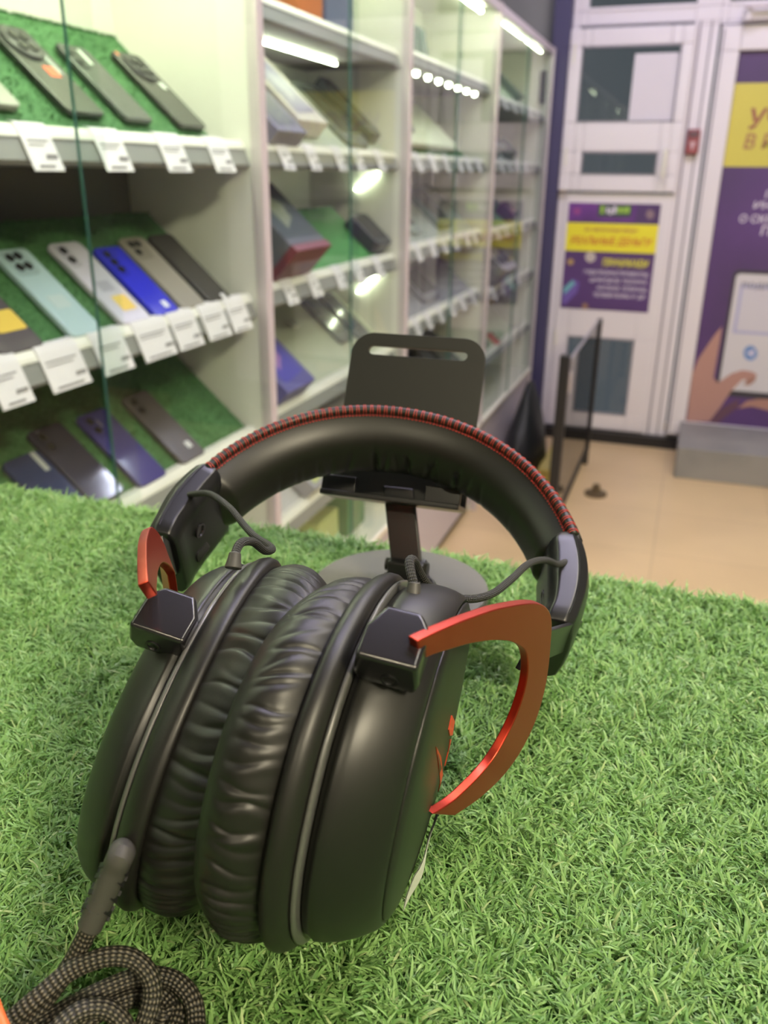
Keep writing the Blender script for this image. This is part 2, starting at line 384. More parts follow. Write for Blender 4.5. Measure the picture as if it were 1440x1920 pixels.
for (a, b, c, d) in ((-.446, -.434, 1.170, 1.198), (-.430, -.418, 1.164, 1.192), (-.414, -.397, 1.170, 1.204)): rect('logo_letter', a, b, c, d, M['whiteprint'], yy, po)
MN = -EY
lettering('ЗА НЕНУЖНЫЕ ВЕЩИ', po, (-.545, y2, 1.078), EX, EZ, MN, .022, .262, M['brownred'], shear=.15, bold=.02)
lettering('РЕАЛЬНЫЕ ДЕНЬГИ', po, (-.606, y2, 1.012), EX, EZ, MN, .045, .396, cmat((.60, .13, .04), .5), shear=.15, bold=.02)
lettering('ПРИНИМАЕМ', po, (-.438, y2, .915), EX, EZ, MN, .038, .225, cmat((.80, .74, .05), .5), shear=.15, bold=.02)
for k, (s_, wd_) in enumerate((('ЭЛЕКТРОИНСТРУМЕНТЫ,', .325), ('ЦИФРОВУЮ ТЕХНИКУ,', .29), ('НОУТБУКИ, ТЕЛЕФОНЫ,', .25), ('ТЕЛЕВИЗОРЫ И ДР.', .265))):
    lettering(s_, po, (-.205, y2, .868-k*.037), EX, EZ, MN, .026, wd_, M['whiteprint'], align='RIGHT', shear=.12, bold=.02)
flat('coin_picture', circ(1107, 482, 10), y2, cmat((.50, .44, .42), .5), po)
flat('coin_picture', circ(1070, 491, 6), y2, cmat((.45, .30, .12), .5), po)
flat('coin_picture', circ(1219, 402, 8, ry=9), y2, cmat((.25, .17, .20), .5), po)
flat('coin_picture', circ(1082, 396, 7), y2, cmat((.28, .06, .24), .5), po)
flat('coin_picture', circ(1097, 574, 6), y2, cmat((.30, .17, .12), .5), po)
flat('phone_picture', [(1056, 540), (1075, 523), (1086, 530), (1082, 548), (1058, 572), (1054, 566)], y2, cmat((.16, .10, .38), .5), po)
flat('phone_screen_picture', [(1056, 541), (1073, 525), (1079, 531), (1058, 552)], y2-.0006, cmat((.16, .42, .46), .5), po)
# big poster on door 2
yQ = YD-.012
pq = thing('poster', 'tall purple poster with yellow band and hand holding phone on the right door', 'poster', (.46, yQ, .15))
MB().bb(.070, .858, yQ, yQ+.0015, .151, 1.871).build('sheet', M['purple'], pq)
z1_ = yQ-.0008; z2_ = yQ-.0016; z3_ = yQ-.0024
rect('yellow_band', .070, .858, 1.39, 1.742, cmat((.60, .53, .09), .5), z1_, pq)
lettering('УЧАСТВУЙ', pq, tuple(wh(1402, 243, 1, z2_)), EX, EZ, MN, .115, .62, cmat((.28, .07, .06), .5), shear=.12, bold=.022)
lettering('В РОЗЫГРЫШЕ', pq, tuple(wh(1393, 280, 1, z2_)), EX, EZ, MN, .068, .62, cmat((.36, .17, .08), .5), shear=.12, bold=.022)
for s_, px, py, wd_ in (('ПОЛУЧАЙ', 1434, 372, .24), ('ИНФОРМАЦИЮ', 1411, 395, .42), ('О СКИДКАХ И АКЦИЯХ', 1385, 420, .56), ('ПЕРВЫМ', 1425, 441, .28)):
    lettering(s_, pq, tuple(wh(px, py, 1, z2_)), EX, EZ, MN, .044, wd_, M['whiteprint'], shear=.1, bold=.02)
x0p, zt, zb = .190, .925, .300
pp = MB(); pr = rrect(.50, zt-zb, .03); pp.prism([(a, b) for a, b in pr], (x0p+.25, z1_, (zt+zb)/2), EX, EZ, -EY, -.0002, .0002); pp.build('phone_picture', cmat((.045, .04, .05), .5), pq)
pp = MB(); pr = rrect(.47, zt-zb-.05, .02); pp.prism(pr, (x0p+.25, z2_, (zt+zb)/2+.008), EX, EZ, -EY, -.0002, .0002); pp.build('phone_screen_picture', cmat((.62, .60, .63), .5), pq)
rect('lilac_frame_picture', .230, .62, .62, .86, cmat((.42, .42, .62), .5), z3_, pq)
rect('white_field_picture', .245, .60, .635, .84, cmat((.60, .58, .64), .5), z3_-.0006, pq)
lettering('подпишись', pq, tuple(wh(1390, 543, 1, z3_)), EX, EZ, MN, .036, .30, cmat((.20, .19, .22), .5), bold=.01)
flat('round_icon', circ(1407, 662, 13, ry=14), z3_, cmat((.15, .27, .55), .5), pq)
flat('icon_arrow', [(1399, 662), (1415, 655), (1411, 670), (1406, 665)], z3_-.0006, M['whiteprint'], pq)
skin = cmat((.45, .25, .21), .5); skin2 = cmat((.36, .19, .15), .5)
flat('palm_picture', [(1287, 790), (1330, 790), (1352, 762), (1372, 732), (1392, 712), (1416, 712), (1419, 702), (1410, 697), (1392, 694), (1372, 700), (1345, 718), (1338, 708), (1350, 640), (1354, 612), (1340, 628), (1310, 672), (1298, 700)], z3_-.0008, skin, pq)
flat('thumbnail_picture', [(1394, 722), (1400, 712), (1411, 709), (1418, 704), (1416, 714), (1406, 722)], z3_-.0014, skin2, pq)
flat('fingers_picture', [(1383, 766), (1400, 752), (1422, 748), (1470, 750), (1470, 775), (1440, 770), (1410, 762)], z3_-.0008, cmat((.40, .21, .17), .5), pq)
flat('sleeve_picture', [(1330, 792), (1352, 766), (1385, 748), (1384, 764), (1362, 780), (1345, 793)], z2_, cmat((.13, .06, .09), .5), pq)

# ================================================================== display cabinets along the left wall
XG, XBK = -.755, -1.030            # glass plane, back panel
S_ = np.array([-.742, 0, .670]); NB = np.array([.670, 0, .742])     # sloped display boards
LM, GR = M['lam'], M['shelfgrey']
def cabinet(y0, y1, shelves, label, base=.39, top=1.90, upper=None, seam=None):
    yc = (y0+y1)/2
    t = thing('display_cabinet', label, 'display cabinet', ((XG+XBK)/2, yc, 0), 'white glass-fronted display cabinets along the left wall')
    MB().bb(XBK-.012, XBK, y0, y1, 0, top).build('back_panel', LM, t)
    for a in (y0, y1-.012): MB().bb(XBK, XG-.012, a, a+.012, 0, top).build('side_panel', LM, t)
    MB().bb(XBK, XG, y0+.012, y1-.012, top-.018, top).build('top_panel', LM, t)
    MB().bb(XG-.024, XG-.004, y0+.012, y1-.012, .06, base-.02).build('base_panel', M['lamd'], t)
    MB().bb(XBK, XG-.03, y0+.012, y1-.012, 0, .055).build('plinth', M['dark'], t)
    MB().bb(XBK, XG+.012, y0+.012, y1-.012, base-.018, base+.002).build('sill', M['cream'], t, bevel=.003)
    MB().bb(XG-.012, XG+.012, y1-.014, y1+.008, 0, top).build('front_post', M['post'], t, bevel=.002)
    MB().bb(XG-.014, XG+.008, y0+.012, y1-.014, top-.03, top-.002).build('glass_track', M['post'], t)
    for z in shelves:
        sh = MB().bb(XBK, -.795, y0+.012, y1-.014, z-.040, z-.026).build('shelf', GR, t)
        l = MB(); l.prism([(-.800, z+.002), (-.788, z+.004), (-.781, z-.004), (-.7680, z-.036), (-.775, z-.042), (-.797, z-.042)], (0, y0+.012, 0), EX, EZ, EY, 0, y1-y0-.026); l.build('shelf_edge', M['shelfgrey'], sh)
        l = MB(); l.prism([(-.800, z+.0045), (-.786, z+.0045), (-.7790, z-.004), (-.7765, z-.010), (-.7790, z-.010), (-.789, z+.0015), (-.800, z+.0015)], (0, y0+.012, 0), EX, EZ, EY, 0, y1-y0-.026); l.build('price_rail', M['rail'], sh)
    sm = seam if seam else yc
    MB().bb(XG+.003, XG+.007, sm-.03, y1-.016, base+.003, top-.03).build('sliding_glass', GLASS, t)
    MB().bb(XG-.002, XG+.002, y0+.014, sm+.03, base+.003, top-.03).build('sliding_glass', GLASS, t)
    MB().bb(XG+.003, XG+.007, sm-.0315, sm-.0301, base+.003, top-.03).build('glass_edge', GEDGE, t)
    return t
def led(parent, p0, p1, r=.006, name='led_strip', m=None):
    MB().tube([p0, p1], r, 8).build(name, m or LEDM, parent)
SHV = [1.395, 1.140, .885, .630]
c0 = cabinet(-.20, .65, [1.395, 1.13, .871, .630], 'white display cabinet beside the counter, left of the picture edge')
c1 = cabinet(.65, 1.475, [1.395, 1.13, .871, .630], 'nearest display cabinet, two shelves of phones on turf', seam=.998)
c2 = cabinet(1.475, 2.315, SHV+[1.635], 'second display cabinet from the left, with slanted light bars', seam=1.93)
c3 = cabinet(2.315, 3.34, [1.65, 1.395, 1.150, .930, .630], 'third display cabinet, brightest, with a row of small round lights')
c4 = cabinet(3.34, 4.51, [1.622, 1.395, 1.140, .900, .630], 'farthest display cabinet beside the navy column')
led(c0, (XG-.07, -.1, 1.868), (XG-.07, .6, 1.868)); led(c1, (XG-.06, .70, 1.868), (XG-.06, 1.44, 1.868), .016, m=LEDB)
led(c2, (XG-.07, 1.56, 1.868), (XG-.07, 2.28, 1.868))
led(c2, (-.87, 1.72, 1.588), (-.87, 2.11, 1.588), .0032)
led(c2, wh(666, 356, 1, 2.295), wh(708, 324, 1, 2.295), .0030); led(c2, wh(670, 548, 1, 2.295), wh(712, 509, 1, 2.295), .0030)
led(c3, (XG-.05, 2.45, 1.868), (XG-.05, 3.27, 1.868), .007)
for k in range(7):
    y = 2.50 + k*.112
    mb = MB(); mb.loft([[(XG-.036+r_*cos(a), y+r_*sin(a), 1.607-z_) for a in np.linspace(0, 2*pi, 12, endpoint=False)] for r_, z_ in ((.008, 0), (.0075, .007), (.004, .011))]); mb.build('spot_light', LEDM, c3, smooth=True)
led(c4, (-.785, 3.48, 1.866), (-.785, 3.90, 1.866), .004); led(c4, (-.785, 4.0, 1.866), (-.785, 4.36, 1.866), .004)
MB().bb(-.80, -.776, 4.46, 4.50, 1.66, 1.80).build('door_lock', M['dark'], c4)

MB().bb(XBK, XBK+.003, .664, 1.461, .66, 1.352).build('bay_shade_sheet', cmat((.13, .125, .115), .6), c1)  # dark sheet added over the white back to deepen the shade of these bays
MB().bb(XBK, XBK+.003, .664, 1.461, .40, .60).build('bay_shade_sheet', cmat((.13, .125, .115), .6), c1)  # same added shade colour behind the bottom bay
# price tags hanging from the rails
def price_tag(y, z, wd_, ht, label, group, tilt=0.0):
    X, Y, Z = EX, EY, EZ
    mb = MB(); a = y-wd_/2; b = y+wd_/2; xs = -.7775
    prof = [(-.792, z+.0075), (-.784, z+.0065), (-.7785, z-.002), (-.770, z-ht*.45), (-.7592, z-ht)]
    mb.loft([[(px, a, pz_), (px, b, pz_), (px-.0012, b, pz_-.0004), (px-.0012, a, pz_-.0004)] for px, pz_ in prof])
    o = mb.build('price_tag', M['tag']); tag(o, label, 'price tag', group)
    m2 = MB(); zz = z-ht; q = .0035
    def ln(y0_, y1_, zc, hh):
        f = (z-zc)/ht; xx = (-.7785+.0085*f/.45 if f < .45 else -.770+.0108*(f-.45)/.55)+.0014
        m2.add([(xx, y0_, zc-hh), (xx, y1_, zc-hh), (xx, y1_, zc+hh), (xx, y0_, zc+hh)], [(0, 1, 2, 3)])
    ln(a+.006, b-.012, z-.014, .0010); ln(a+.006, b-.020, z-.019, .0008)
    ln(b-.026, b-.005, zz+.016, .0030); ln(a+.010, b-.016, zz+.005, .0016)
    p = m2.build('print', M['ink'], o); return o
gA = 'price tags on the upper rail of the nearest cabinet'; gB = 'price tags on the middle rail of the nearest cabinet'
def ty(px, py): return float(wh(px, py, 0, -.779)[1])
for a, b in ((30, 88), (170, 222), (290, 335), (383, 420)):
    price_tag((ty(a, 235)+ty(b, 235))/2, 1.395, abs(ty(b, 235)-ty(a, 235))*1.0, .048, 'white paper price tag on the upper rail of the nearest display cabinet', gA)
for (a, b, py) in ((-30, 35, 690), (68, 145, 660), (168, 228, 635), (248, 310, 612), (315, 362, 595), (372, 415, 578), (420, 455, 566)):
    price_tag((ty(a, py)+ty(b, py))/2, 1.13, abs(ty(b, py)-ty(a, py)), .052, 'white paper price tag on the middle rail of the nearest display cabinet', gB)
for (y0, y1, zs, nm, n_) in ((1.55, 2.22, (1.395, 1.14), 'second display cabinet', 5), (2.42, 3.28, (1.395, 1.15, .93), 'third display cabinet', 6), (3.5, 4.2, (1.622, 1.395, 1.14, .90), 'farthest display cabinet', 4)):
    for zi, z in enumerate(zs):
        rn = ('top', 'second', 'third', 'fourth')[zi] if nm.startswith('far') else ('upper', 'middle', 'lower')[zi]
        for k in range(n_):
            y = y0 + (k+.5)*(y1-y0)/n_ + random.uniform(-.015, .015)
            price_tag(y, z, .050, .044, 'small white price tag on the %s rail of the %s' % (rn, nm), 'price tags on the %s rail of the %s' % (rn, nm))

def board(y0, y1, z, L, m, label, thick=.008, cat='display board'):
    o0 = np.array([-.792, (y0+y1)/2, z-.003])
    mb = MB().box(o0 + S_*L/2 - NB*thick/2, (L, y1-y0, thick), (S_, EY, NB)); nx = int((y1-y0)/.02)
    if m is M['turfboard']:                     # short pile along the upper edge and the face
        for _ in range(int((y1-y0)*L*26000)):
            y = random.uniform(y0, y1); u = random.uniform(0, L) if random.random() < .75 else L-.002
            p = o0 + S_*u + EY*(y-o0[1]); d = NB*random.uniform(.003, .007) + EY*random.uniform(-.004, .004) + S_*random.uniform(-.003, .005)
            s_ = np.cross(d, [random.random(), random.random(), .3]); s_ /= np.linalg.norm(s_)+1e-9
            mb.add([p-s_*.0012, p+s_*.0012, p+d], [(0, 1, 2)])
    o = mb.build('turf_display_board' if m is M['turfboard'] else 'display_board', m); tag(o, label, cat); return o
board(.30, .655, 1.395, .245, M['turfboard'], 'sloped turf board on the upper shelf, left of the nearest cabinet')
board(.675, 1.385, 1.395, .245, M['turfboard'], 'bright green sloped turf board under the phones on the nearest upper shelf')
board(.675, 1.410, 1.13, .222, M['turfboard'], 'dark green sloped turf board under the phones on the nearest middle shelf')
board(.675, 1.45, .871, .285, M['turfboard'], 'shaded green sloped turf board on the lowest visible shelf of the nearest cabinet')

def phone(y, u, z0, body, label, L=.158, Wd=.074, T=.009, cams='square', camcol=(.02, .02, .022), rough=.18, metal=0., marks=(), ang=0., name='smartphone', case=None, grp=None):
    """a phone lying on a sloped board; u = lower edge along the slope"""
    o0 = np.array([-.792, y, z0-.003]) + S_*(u+L/2) + NB*.004
    Yx = EY*cos(ang) + S_*sin(ang); Sx = S_*cos(ang) - EY*sin(ang)
    t = thing(name, label, 'phone', o0, grp)
    bm_ = cmat(body, rough, metal)
    MB().prism(rrect(Wd, L, .010), o0, Yx, Sx, NB, .0, T).build('body', bm_, t, bevel=.0018)
    if case is not None: MB().prism(rrect(Wd+.004, L+.004, .011), o0, Yx, Sx, NB, -.0015, T*.6).build('case', cmat(case, .5), t, bevel=.001)
    def pt(a, b, h=T): return o0 + Yx*a + Sx*b + NB*h
    cm_ = cmat(camcol, .12)
    if cams == 'round':
        c = pt(0, L*.5-.036); n = 28
        ring = MB(); ring.loft([[c + Yx*r_*cos(a) + Sx*r_*sin(a) + NB*h for a in np.linspace(0, 2*pi, n, endpoint=False)] for r_, h in ((.030, 0), (.030, .003), (.027, .004), (.026, .003))])
        cmn = ring.build('camera_module', cmat((.05, .05, .05), .3), t, smooth=False)
        for a in range(4):
            q = c + Yx*.014*cos(a*pi/2+.78) + Sx*.014*sin(a*pi/2+.78)
            MB().loft([[q + Yx*.0075*cos(b) + Sx*.0075*sin(b) + NB*h for b in np.linspace(0, 2*pi, 16, endpoint=False)] for h in (.003, .0052)]).build('lens', cm_, cmn)
    elif cams:
        pos = {'four': ((0, 0), (.017, .002), (.002, -.018), (.019, -.017)), 'two': ((0, 0), (0, -.019)), 'square': ((0, 0), (.017, 0), (0, -.017)), 'three': ((0, 0), (0, -.016), (0, -.032))}[cams]
        w_ = .044 if cams in ('four', 'square') else .026; h_ = .044 if cams != 'three' else .056
        cx, cy = -Wd/2+.006+w_/2, L/2-.006-h_/2
        cmn = MB().prism(rrect(w_, h_, .007), pt(cx, cy), Yx, Sx, NB, 0, .0012).build('camera_module', cmat([c*.8 for c in body], rough, metal), t, bevel=.0005)
        for a, b in pos:
            q = pt(-Wd/2+.0175+a, L/2-.0175+b, T+.001)
            MB().loft([[q + Yx*.0068*cos(k) + Sx*.0068*sin(k) + NB*h for k in np.linspace(0, 2*pi, 16, endpoint=False)] for h in (0, .0018)]).build('lens', cm_, cmn)
    for (a, b, wd_, ht, col) in marks:
        MB().prism(rrect(wd_, ht, min(wd_, ht)*.12), pt(a, b), Yx, Sx, NB, 0, .0004).build('sticker', cmat(col, .6), t)
    return t
# upper shelf
phone(.905, .028, 1.395, (.20, .20, .17), 'greyish phone at the left picture edge, upper shelf of the nearest cabinet', cams='three', rough=.3)
phone(1.068, .028, 1.395, (.035, .037, .035), 'dark phone with a large round camera ring and an orange sticker, upper shelf', cams='round', Wd=.080, L=.165, marks=((.006, -.005, .022, .020, (.75, .14, .06)), (.024, .018, .010, .05, (.30, .34, .30))))
phone(1.188, .025, 1.395, (.055, .062, .058), 'slim dark grey phone with a white strip sticker, middle of the upper shelf', Wd=.070, L=.152, cams='two', marks=((.008, .052, .008, .030, (.65, .68, .62)),))
phone(1.335, .022, 1.395, (.045, .045, .040), 'dark phone with an oval camera bump, rightmost on the nearest upper shelf', Wd=.080, L=.165, cams='round', marks=((.020, .010, .013, .015, (.62, .66, .60)), (-.030, .075, .006, .008, (.7, .2, .08))))
# middle shelf
phone(.862, .0, 1.13, (.10, .085, .095), 'grey phone with a yellow label at the left picture edge, middle shelf', Wd=.078, L=.155, cams=None, marks=((.010, -.030, .050, .034, (.72, .50, .07)),))
phone(.990, .0, 1.13, (.42, .55, .60), 'pale turquoise phone with four camera lenses, middle shelf', Wd=.066, L=.162, cams='four', marks=((0, -.02, .032, .024, (.42, .50, .52)),), rough=.2)
phone(1.106, .0, 1.13, (.58, .54, .66), 'pale lilac phone with two camera lenses and a yellow label, middle shelf', Wd=.072, L=.164, cams='two', marks=((.006, -.045, .034, .030, (.75, .52, .12)), (0, -.01, .03, .02, (.36, .34, .42))), rough=.2)
phone(1.190, .0, 1.13, (.03, .035, .62), 'vivid blue phone with a small white label, middle shelf', Wd=.068, L=.146, cams='three', marks=((.010, -.055, .014, .014, (.7, .7, .8)),), rough=.14)
phone(1.272, .0, 1.13, (.30, .27, .24), 'beige and grey phone right of the vivid blue one, middle shelf', Wd=.070, L=.160, cams='square', rough=.16)
phone(1.358, .0, 1.13, (.040, .036, .036), 'black phone at the right end of the middle shelf', Wd=.074, L=.160, cams=None, marks=((.015, -.074, .014, .012, (.66, .64, .66)),), rough=.2)
# lower shelf
phone(.925, .0, .871, (.03, .045, .12), 'navy phone with a pale sticker at the left edge of the lower shelf', cams=None, L=.13, marks=((.022, .045, .010, .036, (.45, .45, .48)),), rough=.12)
phone(1.005, .01, .871, (.035, .035, .06), 'dark navy phone with a pale strip sticker, lower shelf', cams='two', L=.150, marks=((-.018, .055, .010, .030, (.42, .40, .45)),), rough=.10)
phone(1.112, .0, .871, (.05, .045, .20), 'indigo phone catching a bright streak of light, lower shelf', cams='two', L=.155, marks=((-.012, .052, .018, .016, (.50, .46, .42)),), rough=.08)
phone(1.236, .0, .871, (.085, .075, .085), 'dark grey phone with a small white square label, lower shelf', cams='two', L=.158, marks=((.012, -.05, .014, .014, (.62, .60, .62)),), rough=.25)

def carton(c, d, ax, cols, label, name='product_box', art=None, cat='box'):
    """a retail box: body plus printed face"""
    X, Y, Z = ax; t = thing(name, label, cat, c)
    MB().box(c, d, ax).build('carton', cmat(cols[0], .45), t, bevel=.002)
    if len(cols) > 1:
        fz = np.asarray(c, float) + Z*(d[2]/2+.0006)
        pol = art or [(-.36, -.40), (.36, -.34), (.30, .40), (-.10, .44), (-.34, .10)]
        MB().prism([(a*d[0], b*d[1]) for a, b in pol], fz, X, Y, Z, 0, .0004).build('printed_face', cmat(cols[1], .4), t)
    if len(cols) > 2:
        fz = np.asarray(c, float) + Z*(d[2]/2+.0012)
        MB().prism([(a*d[0], b*d[1]) for a, b in [(-.2, -.25), (.12, -.1), (.2, .15), (-.05, .3), (-.22, .1)]], fz, X, Y, Z, 0, .0004).build('printed_picture', cmat(cols[2], .4), t)
    return t
SLX = (EY, S_, NB)
def onb(y, u, z, h=0.): return np.array([-.792, y, z-.003]) + S_*u + NB*h
def gadget(y, u, z, wd_, L, h, col, label, name='handheld_device', cat='device', rough=.3, ang=0):
    c = onb(y, u, z); Yx = EY*cos(ang)+S_*sin(ang); Sx = S_*cos(ang)-EY*sin(ang)
    t = thing(name, label, cat, c)
    MB().prism(rrect(wd_, L, min(wd_, L)*.18), c, Yx, Sx, NB, .0, h).build('body', cmat(col, rough), t, bevel=.003)
    MB().prism(rrect(wd_*.82, L*.72, .006), c+Sx*L*.05, Yx, Sx, NB, h, h+.0006).build('screen', cmat([k*.5 for k in col], .12), t)
    return t
# second cabinet
board(1.52, 2.30, 1.395, .23, cmat((.42, .46, .38), .5), 'pale slanted board on the upper shelf of the second cabinet')
carton(onb(1.80, .135, 1.395, .022), (.15, .20, .040), SLX, ((.62, .58, .56), (.30, .27, .44), (.42, .40, .54)), 'white box with a lilac printed picture, upper shelf of the second cabinet')
carton(onb(1.63, .06, 1.395, .02), (.13, .13, .045), SLX, ((.20, .19, .30), (.10, .10, .16)), 'slate blue box at the left end of the second cabinet upper shelf')
gadget(2.09, .12, 1.395, .15, .21, .012, (.17, .19, .17), 'large grey tablet leaning on the upper shelf of the second cabinet', 'tablet', 'tablet')
gadget(2.215, .135, 1.395, .07, .20, .03, (.085, .10, .095), 'dark narrow device standing right of the grey tablet, upper shelf', 'handheld_device', 'device')
board(1.66, 2.22, 1.14, .19, cmat((.07, .26, .075), .7), 'plain green slanted board in the middle of the second cabinet')
carton(onb(1.655, .10, 1.14, .045), (.17, .17, .09), SLX, ((.10, .11, .12), (.05, .065, .07), (.20, .22, .17)), 'dark box with a red lower side in the second cabinet', art=[(-.48, -.48), (.48, -.48), (.48, .48), (-.48, .48)])
carton(onb(1.655, .008, 1.14, .046), (.172, .018, .092), SLX, ((.13, .035, .04),), 'red base strip under the dark box in the second cabinet', 'red_box', cat='box')
gadget(2.235, .07, 1.14, .12, .11, .035, (.045, .050, .055), 'black camera-like device at the right end of the second cabinet middle shelf', 'camera', 'camera')
board(1.52, 2.31, .885, .27, cmat((.44, .46, .36), .5), 'pale grey slanted board low in the second cabinet')
gadget(2.10, .15, .885, .085, .165, .010, (.11, .115, .115), 'dark grey phone on the low slanted board, left of two', 'smartphone', 'phone')
gadget(2.21, .14, .885, .085, .165, .010, (.085, .09, .10), 'dark grey phone on the low slanted board, right of two', 'smartphone', 'phone')
gadget(1.93, .17, .885, .028, .028, .008, (.62, .62, .52), 'small white earphone case on the low slanted board', 'earphone_case', 'earphone case')
carton(onb(1.63, .10, .885, .03), (.14, .20, .05), SLX, ((.10, .09, .28), (.07, .06, .36), (.30, .16, .42)), 'violet box with a pink printed corner, low in the second cabinet')
carton(onb(1.60, .205, .885, .05), (.06, .05, .03), SLX, ((.45, .44, .50),), 'small silver box above the violet box', 'small_box')
board(1.52, 2.31, .630, .20, cmat((.47, .46, .47), .5), 'light grey slanted board on the lowest shelf of the second cabinet')
carton(onb(1.97, .06, .630, .025), (.10, .12, .04), SLX, ((.10, .28, .09), (.55, .60, .26), (.55, .58, .5)), 'green box with a pale printed shape on the lowest shelf, left of the stand')
carton(onb(2.16, .06, .630, .025), (.13, .12, .04), SLX, ((.035, .13, .045), (.16, .30, .13)), 'dark green box on the lowest shelf of the second cabinet')
carton(onb(1.76, .06, .630, .025), (.12, .12, .04), SLX, ((.30, .30, .34), (.50, .55, .20)), 'grey box with a yellow-green mark on the lowest shelf')
t_ = carton((-.87, 2.02, 1.700), (.10, .16, .10), (EX, EY, EZ), ((.16, .18, .30), ), 'blue box lying on the top shelf of the second cabinet')
carton((-.86, 1.86, 1.690), (.08, .12, .08), (EX, EY, EZ), ((.62, .19, .06), ), 'orange box lying on the top shelf of the second cabinet')
# below: items standing on the bottom sill level
for (y, col, lb) in ((1.72, (.45, .45, .40), 'grey carton on the bottom of the second cabinet, nearest'), (1.90, (.50, .58, .22), 'yellow-green carton on the bottom of the second cabinet'), (2.10, (.07, .22, .08), 'green carton on the bottom of the second cabinet, by the post')):
    carton((-.88, y, .452), (.13, .13, .115), (EX, EY, EZ), (col,), lb)
# third cabinet
for y, lb in ((2.92, 'dark teal phone standing on the top shelf, left of the pair'), (3.02, 'dark grey phone standing on the top shelf, right of the pair')):
    t = thing('smartphone', lb, 'phone', (-.93, y, 1.658))
    MB().prism(rrect(.075, .16, .01), (-.93, y, 1.712), EY, np.array([-.17, 0, .985]), EX, -.004, .004).build('body', cmat((.10, .16, .17) if y < 3 else (.13, .17, .17), .3), t, bevel=.0015)
    MB().prism(rrect(.066, .145, .006), (-.9255, y, 1.712), EY, np.array([-.17, 0, .985]), EX, -.0002, .0006).build('screen', cmat((.07, .12, .13), .2), t)
board(2.38, 3.13, 1.395, .27, M['turfboard'], 'bright green edged turf board on the upper shelf of the third cabinet')
carton(onb(2.72, .13, 1.395, .012), (.62, .20, .018), SLX, ((.62, .66, .50),), 'large pale flat board lying on the green board of the third cabinet', 'flat_panel', cat='panel')
gadget(2.55, .16, 1.395, .20, .17, .03, (.16, .18, .16), 'grey laptop leaning in the third cabinet upper shelf', 'laptop', 'laptop')
board(2.38, 3.28, 1.150, .24, cmat((.34, .38, .35), .5), 'grey slanted board on the middle shelf of the third cabinet')
gadget(2.62, .12, 1.15, .10, .18, .014, (.27, .32, .29), 'pale grey tablet on the middle shelf of the third cabinet', 'tablet', 'tablet')
gadget(2.95, .12, 1.15, .16, .17, .02, (.05, .11, .10), 'dark teal device on the middle shelf of the third cabinet', 'tablet', 'tablet')
board(2.38, 3.28, .930, .20, cmat((.27, .27, .31), .5), 'dark grey slanted board low in the third cabinet')
gadget(2.80, .10, .93, .20, .14, .02, (.20, .20, .25), 'grey tablet lying low in the third cabinet', 'tablet', 'tablet')
board(2.38, 3.28, .630, .22, cmat((.10, .11, .12), .5), 'black slanted board on the bottom shelf of the third cabinet')
gadget(2.80, .11, .63, .30, .16, .02, (.03, .035, .045), 'black laptop on the bottom shelf of the third cabinet', 'laptop', 'laptop')
gadget(3.13, .12, .63, .13, .16, .02, (.05, .05, .05), 'black device beside the black laptop, bottom shelf', 'handheld_device', 'device')
# fourth cabinet
board(3.42, 4.14, 1.622, .22, cmat((.26, .33, .26), .5), 'grey green slanted board on the top shelf of the farthest cabinet')
gadget(3.62, .12, 1.622, .09, .17, .012, (.45, .52, .40), 'pale phone on the top slanted board of the farthest cabinet', 'smartphone', 'phone')
gadget(4.06, .10, 1.622, .08, .14, .03, (.13, .16, .15), 'dark device at the right end of the farthest top board', 'handheld_device', 'device')
board(3.42, 4.10, 1.395, .10, cmat((.36, .38, .36), .5), 'low grey board on the second shelf of the farthest cabinet')
gadget(3.62, .09, 1.395, .18, .13, .05, (.13, .15, .17), 'dark grey camera on the second shelf of the farthest cabinet', 'camera', 'camera')
gadget(3.86, .05, 1.395, .09, .09, .05, (.08, .09, .10), 'small black device right of the dark grey camera', 'handheld_device', 'device')
gadget(3.50, .03, 1.395, .05, .03, .03, (.45, .09, .07), 'small red item at the front of the farthest second shelf', 'red_item', 'device')
board(3.42, 4.12, 1.140, .22, cmat((.09, .24, .14), .6), 'green slanted board on the third shelf of the farthest cabinet')
gadget(3.60, .12, 1.14, .22, .17, .02, (.09, .09, .11), 'dark tablet on the green board of the farthest cabinet', 'tablet', 'tablet')
gadget(3.95, .05, 1.14, .12, .08, .05, (.06, .06, .08), 'dark device at the foot of the farthest green board', 'handheld_device', 'device')
board(3.42, 4.10, .900, .24, cmat((.27, .37, .26), .6), 'pale green slanted board on the fourth shelf of the farthest cabinet')
gadget(3.72, .08, .90, .26, .16, .10, (.20, .20, .21), 'bulky grey games console low in the farthest cabinet', 'games_console', 'games console')
board(3.42, 4.20, .630, .24, cmat((.42, .48, .34), .6), 'pale yellow green board on the bottom shelf of the farthest cabinet')
gadget(3.55, .10, .63, .16, .16, .03, (.05, .06, .055), 'dark device on the bottom shelf of the farthest cabinet', 'handheld_device', 'device')
gadget(3.80, .03, .63, .04, .07, .02, (.55, .14, .12), 'small red item on the bottom shelf of the farthest cabinet', 'red_item', 'device')

